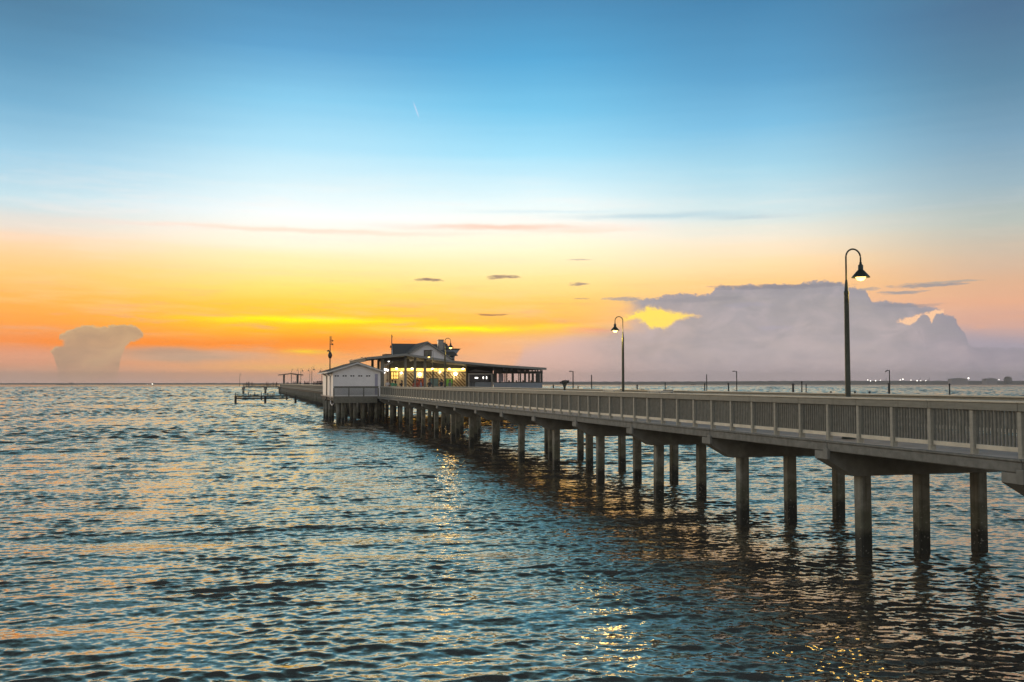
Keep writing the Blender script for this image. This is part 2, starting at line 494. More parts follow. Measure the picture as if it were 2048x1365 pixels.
M['transom'] = mat('lit_transom', (0.9, 0.8, 0.5), 0.4, 0.12, 0.7, emit=(1.0, 0.60, 0.10), estr=1.1)
M['bulb'] = mat('lamp_bulb', (1, 0.9, 0.7), 0.3, 0.01, 1.0, emit=(1.0, 0.66, 0.20), estr=2.4)
M['white_glow'] = mat('white_lamp', (1, 1, 0.95), 0.3, 0.01, 1.0, emit=(1.0, 0.95, 0.85), estr=3.0)
M['far_light'] = mat('harbour_light', (1, 0.95, 0.85), 0.3, 0.01, 1.0, emit=(1.0, 0.93, 0.8), estr=5.0)
M['shore'] = mat('far_shore_trees', (0.045, 0.055, 0.045), 0.9, 0.3, 0.01)
M['far_steel'] = mat('far_steelwork', (0.30, 0.28, 0.30), 0.8, 0.2, 0.02)
M['skin'] = mat('skin', (0.42, 0.25, 0.17), 0.5, 0.05, 10)
M['hair'] = mat('dark_hair', (0.03, 0.022, 0.018), 0.6, 0.2, 20)
M['trousers'] = mat('dark_trousers', (0.04, 0.045, 0.06), 0.8, 0.2, 9)
M['bench'] = mat('pale_bench', (0.62, 0.60, 0.54), 0.5, 0.1, 5)
M['hull'] = mat('dark_hull', (0.03, 0.03, 0.035), 0.5, 0.2, 0.3)
for nm, c in [('shirt_white', (0.7, 0.68, 0.7)), ('shirt_green', (0.10, 0.36, 0.20)), ('shirt_dark', (0.03, 0.035, 0.045)),
              ('shirt_red', (0.45, 0.10, 0.06)), ('shirt_blue', (0.32, 0.36, 0.5)), ('shirt_grey', (0.16, 0.16, 0.17))]:
    M[nm] = mat(nm, c, 0.8, 0.1, 12)

# pile concrete: mottled, with an algae band and barnacles along the waterline (real growth at tide height)
m = bpy.data.materials.new('pile_concrete')
m.use_nodes = True
t_ = NT(m.node_tree)
b_ = m.node_tree.nodes['Principled BSDF']
g_ = m.node_tree.nodes.new('ShaderNodeNewGeometry')
s_ = m.node_tree.nodes.new('ShaderNodeSeparateXYZ')
t_.l.new(g_.outputs['Position'], s_.inputs[0])
n1 = t_.noise(g_.outputs['Position'], 3.0, 5.0, 0.62)
n2 = t_.noise(g_.outputs['Position'], 14.0, 4.0, 0.6)
n3 = t_.noise(t_.xyz(t_.m('MULTIPLY', s_.outputs[0], 9.0), t_.m('MULTIPLY', s_.outputs[1], 9.0), t_.m('MULTIPLY', s_.outputs[2], 0.7)), 1.0, 4.0, 0.6)
cc = t_.ramp(n1, [(0.3, (0.18, 0.18, 0.148, 1)), (0.7, (0.33, 0.325, 0.27, 1))])
cc = t_.mix(t_.m('MULTIPLY', t_.smooth(n3, 0.5, 0.72), 0.5), cc, (0.10, 0.085, 0.062, 1))
zz = t_.m('ADD', s_.outputs[2], t_.m('MULTIPLY', t_.m('SUBTRACT', n1, 0.5), 0.7))
cc = t_.mix(t_.m('MULTIPLY', t_.smooth(zz, 1.5, 0.9), 0.6), cc, (0.065, 0.072, 0.035, 1))
cc = t_.mix(t_.smooth(zz, 0.75, 0.4), cc, (0.028, 0.03, 0.024, 1))
spk = t_.m('MULTIPLY', t_.smooth(n2, 0.60, 0.68), t_.smooth(zz, 1.5, 0.9))
cc = t_.mix(t_.m('MULTIPLY', spk, 0.7), cc, (0.36, 0.35, 0.31, 1))
t_.l.new(cc, b_.inputs['Base Color'])
b_.inputs['Roughness'].default_value = 0.8
bn = m.node_tree.nodes.new('ShaderNodeBump')
bn.inputs['Strength'].default_value = 0.5
bn.inputs['Distance'].default_value = 0.015
t_.l.new(n2, bn.inputs['Height'])
t_.l.new(bn.outputs[0], b_.inputs['Normal'])
M['pile'] = m
# cap concrete: board-marked, with streaks
m = bpy.data.materials.new('cap_concrete')
m.use_nodes = True
t_ = NT(m.node_tree)
b_ = m.node_tree.nodes['Principled BSDF']
g_ = m.node_tree.nodes.new('ShaderNodeNewGeometry')
n1 = t_.noise(g_.outputs['Position'], 2.2, 6.0, 0.65)
n2 = t_.noise(g_.outputs['Position'], 25.0, 4.0, 0.6)
cc = t_.ramp(n1, [(0.3, (0.19, 0.19, 0.165, 1)), (0.55, (0.29, 0.285, 0.25, 1)), (0.75, (0.40, 0.395, 0.35, 1))])
t_.l.new(cc, b_.inputs['Base Color'])
b_.inputs['Roughness'].default_value = 0.85
bn = m.node_tree.nodes.new('ShaderNodeBump')
bn.inputs['Strength'].default_value = 0.4
bn.inputs['Distance'].default_value = 0.01
t_.l.new(n2, bn.inputs['Height'])
t_.l.new(bn.outputs[0], b_.inputs['Normal'])
M['cap'] = m


# ------------------------------------------------------------------ mesh builder
class MB:
    def __init__(self):
        self.v = []
        self.f = []
        self.mi = []
        self.cur = 0

    def add(self, vs, fs):
        o = len(self.v)
        self.v += [tuple(x) for x in vs]
        for f in fs:
            self.f.append(tuple(i + o for i in f))
            self.mi.append(self.cur)
        return self

    def box(self, x0, x1, y0, y1, z0, z1):
        vs = [(x0, y0, z0), (x1, y0, z0), (x1, y1, z0), (x0, y1, z0), (x0, y0, z1), (x1, y0, z1), (x1, y1, z1), (x0, y1, z1)]
        return self.add(vs, [(0, 3, 2, 1), (4, 5, 6, 7), (0, 1, 5, 4), (1, 2, 6, 5), (2, 3, 7, 6), (3, 0, 4, 7)])

    def cbox(self, x0, x1, y0, y1, z0, z1, c=0.01):
        """box with chamfered edges along every side"""
        pts = []
        for z, k in ((z0, c), (z0 + c, 0), (z1 - c, 0), (z1, c)):
            a0, a1, b0, b1 = x0 + k, x1 - k, y0 + k, y1 - k
            e = c if k == 0 else c * 0.3
            pts += [(a0 + e, b0, z), (a1 - e, b0, z), (a1, b0 + e, z), (a1, b1 - e, z), (a1 - e, b1, z), (a0 + e, b1, z), (a0, b1 - e, z), (a0, b0 + e, z)]
        fs = [tuple(range(7, -1, -1)), tuple(range(24, 32))]
        for r in range(3):
            for i in range(8):
                j = (i + 1) % 8
                fs.append((r * 8 + i, r * 8 + j, r * 8 + 8 + j, r * 8 + 8 + i))
        return self.add(pts, fs)

    def prism(self, poly, axis, a, b):
        """polygon (u, w) extruded: axis 'y' -> (u, s, w); 'x' -> (s, u, w); 'z' -> (u, w, s)"""
        n = len(poly)

        def pt(u, w, s):
            return (u, s, w) if axis == 'y' else ((s, u, w) if axis == 'x' else (u, w, s))
        vs = [pt(u, w, a) for u, w in poly] + [pt(u, w, b) for u, w in poly]
        fs = [tuple(range(n)), tuple(range(2 * n - 1, n - 1, -1))]
        for i in range(n):
            j = (i + 1) % n
            fs.append((i, i + n, j + n, j))
        return self.add(vs, fs)

    def tube(self, pts, rad, seg=8, cap=True):
        pts = [Vector(p) for p in pts]
        if not isinstance(rad, (list, tuple)):
            rad = [rad] * len(pts)
        rings = []
        ref = Vector((0, 0, 1))
        for i, p in enumerate(pts):
            d = (pts[min(i + 1, len(pts) - 1)] - pts[max(i - 1, 0)]).normalized()
            a = d.cross(ref)
            if a.length < 0.05:
                a = d.cross(Vector((0, 1, 0)))
                if a.length < 0.05:
                    a = d.cross(Vector((1, 0, 0)))
            a.normalize()
            b = d.cross(a)
            rings.append([p + (a * math.cos(2 * math.pi * k / seg) + b * math.sin(2 * math.pi * k / seg)) * rad[i] for k in range(seg)])
        vs = [q for r in rings for q in r]
        fs = []
        for i in range(len(pts) - 1):
            for k in range(seg):
                j = (k + 1) % seg
                fs.append((i * seg + k, i * seg + j, (i + 1) * seg + j, (i + 1) * seg + k))
        if cap:
            fs.append(tuple(range(seg - 1, -1, -1)))
            o = (len(pts) - 1) * seg
            fs.append(tuple(range(o, o + seg)))
        return self.add(vs, fs)

    def lathe(self, prof, cx=0, cy=0, seg=20):
        vs, fs = [], []
        for r, z in prof:
            for k in range(seg):
                a = 2 * math.pi * k / seg
                vs.append((cx + r * math.cos(a), cy + r * math.sin(a), z))
        for i in range(len(prof) - 1):
            for k in range(seg):
                j = (k + 1) % seg
                fs.append((i * seg + k, i * seg + j, (i + 1) * seg + j, (i + 1) * seg + k))
        return self.add(vs, fs)

    def laps(self, x0, x1, y, z0, z1, h=0.14, d=0.016, side=-1):
        """lap siding on a wall in the xz plane, facing -y (side=-1)"""
        n = max(1, round((z1 - z0) / h))
        hh = (z1 - z0) / n
        for i in range(n):
            a, b = z0 + i * hh, z0 + (i + 1) * hh
            self.add([(x0, y + side * d, a), (x1, y + side * d, a), (x1, y, b), (x0, y, b), (x0, y, a), (x1, y, a)],
                     [(0, 1, 2, 3), (0, 4, 5, 1)])
        return self

    def laps_x(self, x, y0, y1, z0, z1, h=0.14, d=0.016, side=-1):
        n = max(1, round((z1 - z0) / h))
        hh = (z1 - z0) / n
        for i in range(n):
            a, b = z0 + i * hh, z0 + (i + 1) * hh
            self.add([(x + side * d, y1, a), (x + side * d, y0, a), (x, y0, b), (x, y1, b), (x, y1, a), (x, y0, a)],
                     [(0, 1, 2, 3), (0, 4, 5, 1)])
        return self

    def build(self, name, mats, parent=None, smooth=False, kind=None, label=None, off=None):
        if off:
            self.v = [(x - off[0], y - off[1], z - off[2]) for x, y, z in self.v]
        me = bpy.data.meshes.new(name)
        me.from_pydata(self.v, [], self.f)
        if not isinstance(mats, (list, tuple)):
            mats = [mats]
        for mm in mats:
            me.materials.append(mm)
        if len(mats) > 1:
            me.polygons.foreach_set('material_index', self.mi)
        if smooth:
            me.polygons.foreach_set('use_smooth', [True] * len(me.polygons))
        me.update()
        o = bpy.data.objects.new(name, me)
        col.objects.link(o)
        if parent is not None:
            o.parent = parent
        if kind:
            o['kind'] = kind
        if label:
            o['label'] = label
        return o


def thing(name, label, cat, p, t, z=0.0, group=None, rot=0.0):
    o = bpy.data.objects.new(name, None)
    o.empty_display_size = 0.3
    col.objects.link(o)
    o.location = wpt(p, t, z)
    o.rotation_euler = (0, 0, PHI + rot)
    o['label'] = label
    o['category'] = cat
    if group:
        o['group'] = group
    return o


def wthing(name, label, cat, x, y, z=0.0, group=None, rot=0.0):
    o = thing(name, label, cat, 0, 0, 0, group)
    o.location = (x, y, z)
    o.rotation_euler = (0, 0, rot)
    return o


def kids(o):
    return [c for c in bpy.data.objects if c.parent is o]


def dup(src, p, t, z, label=None, rot=None, loc=None, group=None, tree=None):
    """copy of a thing with its parts and sub-parts; tree = cached list of (child, [grandchildren])"""
    r = src.copy()
    col.objects.link(r)
    r.location = loc if loc is not None else wpt(p, t, z)
    if rot is not None:
        r.rotation_euler = (0, 0, rot)
    if label:
        r['label'] = label
    if group:
        r['group'] = group
    for ch, gs in tree:
        c = ch.copy()
        col.objects.link(c)
        c.parent = r
        for g in gs:
            d = g.copy()
            col.objects.link(d)
            d.parent = c
    return r


def tree_of(o):
    return [(c, kids(c)) for c in kids(o)]


def inst(src, parent, loc):
    c = src.copy()
    col.objects.link(c)
    c.parent = parent
    c.location = loc
    return c


# levels
Z_FASC = CAMZ - 1.63      # underside of the deck edge beam
Z_DECK = CAMZ - 1.38      # walking surface
Z_RAIL = CAMZ - 0.33      # top of the hand rail
P_NEAR, P_FAR = 13.47, 19.15
T0, DT = 19.95, 5.94      # a bent, and the bent spacing
BAY = DT / 5.0
T_END = 99.6              # where the pier meets the restaurant platform
T_BEG = T0 - 4 * DT

# ------------------------------------------------------------------ water: one sheet of real waves
WIND = math.radians(281)


RIPPLE = 0.5


def wave_components():
    comps = []
    n = 210
    for i in range(n):
        lam = 0.15 * (7.0 / 0.15) ** ((i + rng.random()) / n)
        k = 2 * math.pi / lam
        spread = 0.22 if lam > 1.5 else (0.36 if lam > 0.6 else 0.5)
        th = WIND + rng.normal() * spread
        # slope carried by each wavelength
        s = 0.0245 * math.exp(-((math.log(lam / 0.30)) / (1.15 if lam > 0.30 else 1.0)) ** 2)
        comps.append((lam, k * math.cos(th), k * math.sin(th), s / k, s, rng.random() * 6.283, 0))
    for i in range(9):
        lam = 1.5 + 2.6 * (i / 8.0) + 0.2 * rng.random()
        k = 2 * math.pi / lam
        th = WIND + rng.normal() * 0.14
        comps.append((lam, k * math.cos(th), k * math.sin(th), 0.021 / k, 0.021, rng.random() * 6.283, 0))
    for i in range(140):               # confused chop of the open bay
        lam = 0.7 * (6.0 / 0.7) ** ((i + rng.random()) / 140)
        k = 2 * math.pi / lam
        th = WIND + rng.normal() * 0.8
        comps.append((lam, k * math.cos(th), k * math.sin(th), 0.019 / k, 0.019, rng.random() * 6.283, 1 if lam < 2.2 else 2))
    return comps


def build_water():
    comps = wave_components()
    # radial rings, finer close by
    r, rs = 7.0, []
    while r < 2200:
        rs.append(r)
        r += max(0.036, min(0.036 * (r / 19.0) ** 1.02, 1.2 if r < 1200 else 3.0))
    rs = np.array(rs)
    step = np.gradient(rs)
    na = 820
    HALF = 35.0
    th = np.radians(np.linspace(-HALF, HALF, na))
    RR, TH = np.meshgrid(rs, th, indexing='ij')
    X = RR * np.sin(TH)
    Y = RR * np.cos(TH)
    ST1 = np.maximum(step, rs * (th[1] - th[0]) * 0.8)
    Zs = np.zeros_like(X)
    DX = np.zeros_like(X)
    DY = np.zeros_like(X)
    # slow gust patches
    G = 0.82 + 0.34 * np.sin(X * 0.11 + Y * 0.05 + 1) * np.sin(Y * 0.09 - X * 0.03) + 0.22 * np.sin(X * 0.31 - Y * 0.62) * np.sin(X * 0.17 + 0.23 * Y + 2)
    q1 = np.sin(X * 0.9 + Y * 1.3 + 0.6 * np.sin(Y * 0.7)) * np.sin(X * 0.6 - Y * 0.8 + 1.7 + 0.7 * np.sin(X * 0.5))
    q2 = np.sin(X * 0.37 + Y * 0.52 + 2.1) * np.sin(X * 0.45 - Y * 0.29 + 0.4)
    GS = np.clip(0.92 + 0.42 * q1 + 0.38 * q2, 0.25, 1.8)       # short chop comes in cat's-paws
    u_ = np.clip((rs - 26) / 110, 0, 1)
    u_ = u_ * u_ * (3 - 2 * u_)
    u2_ = np.clip((rs - 220) / 300, 0, 1)
    tot = sum(0.5 * c[4] ** 2 for c in comps if not c[6])
    fades = [np.clip((c[0] / ST1 - 2.4) / 1.6, 0, 1) * (u_ if c[6] == 1 else (u2_ if c[6] == 2 else np.sqrt(1 - 0.85 * u_))) for c in comps]
    have = sum(0.5 * (c[4] * f) ** 2 for c, f in zip(comps, fades))
    gain = np.minimum(np.sqrt(tot / np.maximum(have, 1e-9)), 4.2)
    gain = gain * (1 + 0.4 * u_)
    var_all = np.maximum(tot - have * gain ** 2, 0.0)
    edge = np.clip((2200 - rs) / 600, 0, 1)[:, None] * np.clip((np.radians(HALF) - np.abs(TH)) / np.radians(3), 0, 1)
    for (lam, kx, ky, a, s_, ph, _w), fade in zip(comps, fades):
        rows = np.where(fade > 0)[0]
        if len(rows) == 0:
            continue
        hi = rows[-1] + 1
        q = kx * X[:hi] + ky * Y[:hi] + ph
        A = a * (fade * gain)[:hi, None] * (GS[:hi] if lam < 0.7 else G[:hi])
        c = np.cos(q)
        s = np.sin(q)
        Zs[:hi] += A * c
        kk = math.hypot(kx, ky)
        DX[:hi] -= 1.3 * A * s * kx / kk
        DY[:hi] -= 1.3 * A * s * ky / kk
    X = X + DX * edge
    Y = Y + DY * edge
    Zs = Zs * edge
    nr = len(rs)
    co = np.stack([X, Y, Zs], -1).reshape(-1, 3)
    i = np.arange(nr - 1)[:, None] * na + np.arange(na - 1)[None, :]
    quads = np.stack([i, i + 1, i + na + 1, i + na], -1).reshape(-1, 4)
    er = np.clip((2200 - rs) / 600, 0, 1)
    miss = np.maximum(np.sqrt(var_all), 1.5 * math.sqrt(tot) * (1 - er))
    miss = np.repeat(miss[:, None], na, 1).reshape(-1)
    # outer flat sheet to the horizon, just below
    outs = []
    R2 = [0, 6, 20, 60, 200, 600, 1400, 2150, 5000, 12000, 40000]
    n2 = 96
    base = len(co)
    oc = []
    for rr in R2:
        for k in range(n2):
            a = 2 * math.pi * k / n2
            oc.append((rr * math.sin(a), rr * math.cos(a), -0.22 if rr < 2000 else -0.02))
    oq = []
    for a in range(len(R2) - 1):
        for k in range(n2):
            j = (k + 1) % n2
            oq.append((base + a * n2 + k, base + a * n2 + j, base + (a + 1) * n2 + j, base + (a + 1) * n2 + k))
    co = np.concatenate([co, np.array(oc)])
    quads = np.concatenate([quads, np.array(oq)])
    miss = np.concatenate([miss, np.full(len(oc), 1.5 * math.sqrt(tot))])
    me = bpy.data.meshes.new('water')
    me.vertices.add(len(co))
    me.vertices.foreach_set('co', co.astype(np.float32).ravel())
    me.loops.add(len(quads) * 4)
    me.loops.foreach_set('vertex_index', quads.astype(np.int32).ravel())
    me.polygons.add(len(quads))
    me.polygons.foreach_set('loop_start', np.arange(len(quads), dtype=np.int32) * 4)
    me.polygons.foreach_set('use_smooth', np.ones(len(quads), dtype=bool))
    at = me.attributes.new('missing_slope', 'FLOAT', 'POINT')
    at.data.foreach_set('value', miss.astype(np.float32))
    me.update(calc_edges=True)
    me.validate()
    print('slopes', [(round(float(rs[i])), round(float(np.sqrt(tot)), 3), round(float(np.sqrt(have[i]) * gain[i]), 3)) for i in range(0, nr, nr // 9)])
    print('water verts', len(co), 'rows', nr, 'miss', miss[0], miss[na * (nr // 2)], miss[na * (nr - 2)])
    m = bpy.data.materials.new('sea_water')
    m.use_nodes = True
    t = NT(m.node_tree)
    m.node_tree.nodes.remove(m.node_tree.nodes['Principled BSDF'])
    gl = m.node_tree.nodes.new('ShaderNodeBsdfGlossy')
    gl.inputs['Color'].default_value = (1.0, 0.90, 0.72, 1)
    gl.inputs['Roughness'].default_value = 0.07
    df = m.node_tree.nodes.new('ShaderNodeBsdfDiffuse')      # light coming back out of the turbid bay water
    df.inputs['Color'].default_value = (0.105, 0.098, 0.085, 1)
    fr = m.node_tree.nodes.new('ShaderNodeFresnel')
    fr.inputs['IOR'].default_value = 1.34
    mx = m.node_tree.nodes.new('ShaderNodeMixShader')
    t.l.new(t.m('POWER', fr.outputs[0], 0.43), mx.inputs[0])
    t.l.new(df.outputs[0], mx.inputs[1])
    t.l.new(gl.outputs[0], mx.inputs[2])
    t.l.new(mx.outputs[0], m.node_tree.nodes['Material Output'].inputs['Surface'])
    g = m.node_tree.nodes.new('ShaderNodeNewGeometry')
    a = m.node_tree.nodes.new('ShaderNodeAttribute')
    a.attribute_name = 'missing_slope'
    mp = m.node_tree.nodes.new('ShaderNodeMapping')
    mp.inputs['Rotation'].default_value = (0, 0, WIND - math.pi / 2)
    mp.inputs['Scale'].default_value = (0.55, 1.0, 1.0)
    t.l.new(g.outputs['Position'], mp.inputs[0])
    def nvec(scale, detail):
        n = m.node_tree.nodes.new('ShaderNodeTexNoise')
        t.l.new(mp.outputs[0], n.inputs['Vector'])
        n.inputs['Scale'].default_value = scale
        n.inputs['Detail'].default_value = detail
        n.inputs['Roughness'].default_value = 0.6
        s = m.node_tree.nodes.new('ShaderNodeSeparateColor')
        t.l.new(n.outputs['Color'], s.inputs[0])
        return t.m('SUBTRACT', s.outputs[0], 0.5), t.m('SUBTRACT', s.outputs[1], 0.5)
    rx, ry = nvec(11.0, 3.0)            # capillary ripples everywhere
    fx, fy = nvec(1.0, 3.0)            # waves the sheet is too coarse to carry
    k = t.m('MULTIPLY', a.outputs['Fac'], 6.0)
    sx = t.m('ADD', t.m('MULTIPLY', rx, RIPPLE), t.m('MULTIPLY', fx, k))
    sy = t.m('ADD', t.m('MULTIPLY', ry, RIPPLE), t.m('MULTIPLY', fy, k))
    va = m.node_tree.nodes.new('ShaderNodeVectorMath')
    va.operation = 'ADD'
    t.l.new(g.outputs['Normal'], va.inputs[0])
    t.l.new(t.xyz(sx, sy, 0.0), va.inputs[1])
    vn = m.node_tree.nodes.new('ShaderNodeVectorMath')
    vn.operation = 'NORMALIZE'
    t.l.new(va.outputs[0], vn.inputs[0])
    for nd in (gl, fr):
        t.l.new(vn.outputs[0], nd.inputs['Normal'])
    me.materials.append(m)
    o = bpy.data.objects.new('water', me)
    col.objects.link(o)
    o['kind'] = 'structure'
    return o


build_water()

# ------------------------------------------------------------------ the pier (shore side of the restaurant)
PB = (16.33, 45.0, 0.0)
pier = thing('pier', 'long timber decked pier on concrete bents crossing the water towards the restaurant', 'pier', *PB)
nb = int((T_END - T_BEG) / 0.145)
d = MB()
for i in range(nb):
    a = T_BEG + i * 0.145
    zz = Z_DECK + random.uniform(-0.002, 0.003)
    d.box(P_NEAR + 0.12, P_FAR - 0.12, a, a + 0.139, zz - 0.04, zz)
d.build('deck', M['deck'], pier, off=PB)
for side in (0, 1):
    e = MB()
    for k in range(-4, 14):
        a, b = T0 + k * DT + 0.012, min(T0 + (k + 1) * DT - 0.012, T_END)
        if a >= T_END:
            continue
        if side == 0:
            e.cbox(P_NEAR, P_NEAR + 0.30, a, b, Z_FASC, Z_DECK - 0.045, 0.02)
            e.cbox(P_NEAR - 0.03, P_NEAR + 0.10, a, b, Z_DECK - 0.043, Z_DECK + 0.004, 0.012)
        else:
            e.cbox(P_FAR - 0.30, P_FAR, a, b, Z_FASC, Z_DECK - 0.045, 0.02)
            e.cbox(P_FAR - 0.10, P_FAR + 0.03, a, b, Z_DECK - 0.043, Z_DECK + 0.004, 0.012)
    e.build('edge_beam', M['edge'], pier, off=PB)
g = MB()
for pp in (14.7, 15.8, 16.9, 18.0):
    g.box(pp - 0.09, pp + 0.09, T_BEG, T_END, Z_FASC - 0.001, Z_DECK - 0.06)
g.build('floor_joist', M['joist'], pier, off=PB)

ZC = Z_FASC - 0.62
cap_src = pile_src = None
PILE_P = (14.63, 16.33, 18.03)
cap_poly = [(P_NEAR - 0.03, -0.004), (P_NEAR - 0.03, -0.19), (P_NEAR + 0.74, -0.62), (P_FAR - 0.74, -0.62), (P_FAR + 0.03, -0.19), (P_FAR + 0.03, -0.004)]
for k in range(-4, 14):
    tc = T0 + k * DT + 0.22
    if tc > T_END:
        continue
    if cap_src is None:
        c = MB()
        c.prism([(u - PB[0], w) for u, w in cap_poly], 'y', -0.24, 0.24)
        # bearing plates and joint covers at both ends
        for pp, s in ((P_NEAR, -1), (P_FAR, 1)):
            x = pp - PB[0]
            lo, hi = (x - 0.045, x + 0.05) if s < 0 else (x - 0.05, x + 0.045)
            c.cbox(lo, hi, -0.29, -0.11, -0.20, 0.07, 0.012)
        cap_src = c.build('pile_cap', M['cap'], pier)
        cap_src.location = (0, tc - PB[1], Z_FASC)
        cobj = cap_src
        for pp in PILE_P:
            if pile_src is None:
                q = MB()
                w, ch = 0.155, 0.035
                poly = [(-w + ch, -w), (w - ch, -w), (w, -w + ch), (w, w - ch), (w - ch, w), (-w + ch, w), (-w, w - ch), (-w, -w + ch)]
                zs = [0.0 + i * (-ZC - 2.0) / 8 for i in range(9)]
                vs = [(u, v, z) for z in zs for u, v in poly]
                fs = [(i * 8 + j, i * 8 + (j + 1) % 8, i * 8 + 8 + (j + 1) % 8, i * 8 + 8 + j) for i in range(8) for j in range(8)]
                q.add(vs, fs)
                pile_src = q.build('pile', M['pile'], cobj)
                po = pile_src
            else:
                po = inst(pile_src, cobj, (0, 0, 0))
            po.location = (pp - PB[0], 0, ZC - Z_FASC)
    else:
        cobj = inst(cap_src, pier, (0, tc - PB[1], Z_FASC))
        for pp in PILE_P:
            po = inst(pile_src, cobj, (pp - PB[0] + random.uniform(-0.04, 0.04), random.uniform(-0.03, 0.03), ZC - Z_FASC))
            po.rotation_euler = (random.uniform(-0.006, 0.006), random.uniform(-0.006, 0.006), random.uniform(-0.06, 0.06))


# ------------------------------------------------------------------ railings
def rail_line(name, label, p, t0, nbays, bay, out, z_deck=None, post_mat='rail_post', joint=2):
    """railing along t; out = -1: outer face towards smaller p"""
    zd = Z_DECK if z_deck is None else z_deck
    zr = zd + (Z_RAIL - Z_DECK)
    root = thing(name, label, 'railing', p, t0, zd)
    ln = nbays * bay
    c = MB()
    k = 0
    while k < nbays:
        n = min(joint, nbays - k)
        a, b = k * bay + 0.003, (k + n) * bay - 0.003
        c.cbox(-0.13, 0.13, a, b, zr - zd - 0.04, zr - zd, 0.008)
        k += n
    c.build('cap_board', M['cap_board'], root)
    r = MB()
    k = 0
    while k < nbays:
        n = min(joint, nbays - k)
        a, b = k * bay + 0.003, (k + n) * bay - 0.003
        x = out * 0.085
        r.cbox(x - 0.02, x + 0.02, a, b, zr - zd - 0.19, zr - zd - 0.043, 0.006)
        r.box(-0.03, 0.03, a, b, zr - zd - 0.13, zr - zd - 0.045)
        k += n
    r.build('top_rail', M['rail'], root)
    b_ = MB()
    for k in range(nbays):
        b_.cbox(-0.03, 0.03, k * bay + 0.06, (k + 1) * bay - 0.06, 0.11, 0.20, 0.006)
    b_.build('bottom_rail', M['cap_board'], root)
    pm = MB()
    pm.cbox(-0.075, 0.06, -0.047, 0.047, -0.04, zr - zd - 0.192, 0.008)
    post = pm.build('post', M[post_mat], root)
    for k in range(1, nbays + 1):
        inst(post, root, (0, k * bay, 0))
    bm = MB()
    nbal = 12
    for j in range(nbal):
        y = 0.05 + (bay - 0.10) * (j + 0.5) / nbal
        bm.box(-0.019, 0.019, y - 0.019, y + 0.019, 0.195, zr - zd - 0.125)
    pan = bm.build('baluster_panel', M['baluster'], root)
    for k in range(1, nbays):
        inst(pan, root, (0, k * bay, 0))
    return root


tr0 = T0 - 13 * BAY + 0.2
nbay_near = int((T_END - tr0) / BAY)
rail_line('pier_railing', 'grey baluster railing along the open water edge of the pier, nearest the viewer', P_NEAR + 0.22, tr0, nbay_near, BAY, -1)
rail_line('pier_railing', 'grey baluster railing on the distant edge of the pier, partly hidden behind the closer railing', P_FAR - 0.22, tr0 + 0.4, nbay_near, BAY, 1)


# ------------------------------------------------------------------ street lamps
LAMP_H = 3.35 + 1.38     # above the deck


def make_lamp(p, t, out, label, lit=True, h=LAMP_H, z=None, power=34.0):
    o = thing('street_lamp', label, 'street lamp', p, t, Z_DECK if z is None else z, 'gooseneck lamps along the pier')
    b = MB()
    b.lathe([(0.17, 0), (0.17, 0.05), (0.12, 0.09), (0.085, 0.30), (0.08, 0.36)], seg=14)
    b.build('base', M['lamp_metal'], o, smooth=True)
    s = MB()
    top = h - 0.84
    s.lathe([(0.072, 0.34), (0.066, 1.5), (0.058, top - 0.32), (0.064, top - 0.30), (0.064, top - 0.25), (0.05, top - 0.23), (0.042, top - 0.1), (0.026, top + 0.05)], seg=14)
    s.build('pole', M['lamp_metal'], o, smooth=True)
    a = MB()
    r = 0.21
    pts = [(0, 0, top), (0, 0, h - r - 0.02)]
    for i in range(1, 13):
        an = math.pi * i / 12
        pts.append((out * (r - r * math.cos(an)), 0, h - r - 0.02 + r * math.sin(an)))
    pts.append((out * 2 * r, 0, h - 0.36))
    a.tube(pts, 0.021, 8)
    a.build('arm', M['lamp_metal'], o, smooth=True)
    sh = MB()
    zz = h - 0.36
    sh.lathe([(0.0, zz + 0.02), (0.03, zz + 0.02), (0.032, zz - 0.03), (0.055, zz - 0.05), (0.062, zz - 0.06), (0.062, zz - 0.17), (0.085, zz - 0.19),
              (0.155, zz - 0.27), (0.215, zz - 0.34), (0.225, zz - 0.365), (0.21, zz - 0.36), (0.15, zz - 0.275), (0.05, zz - 0.19), (0.0, zz - 0.185)], cx=out * 2 * r, seg=20)
    sh.build('shade', M['lamp_metal'], o, smooth=True)
    bb = MB()
    bb.lathe([(0.0, zz - 0.20), (0.07, zz - 0.22), (0.125, zz - 0.30), (0.125, zz - 0.365), (0.075, zz - 0.43), (0.0, zz - 0.45)], cx=out * 2 * r, seg=16)
    bb.build('bulb', M['bulb'] if lit else M['trim'], o, smooth=True)
    if lit:
        ld = bpy.data.lights.new('light', 'POINT')
        ld.energy = power
        ld.shadow_soft_size = 0.3
        ld.color = (1.0, 0.62, 0.14)
        lo = bpy.data.objects.new('light', ld)
        col.objects.link(lo)
        lo.parent = o
        lo.location = (out * 2 * r, 0, zz - 0.72)
    return o


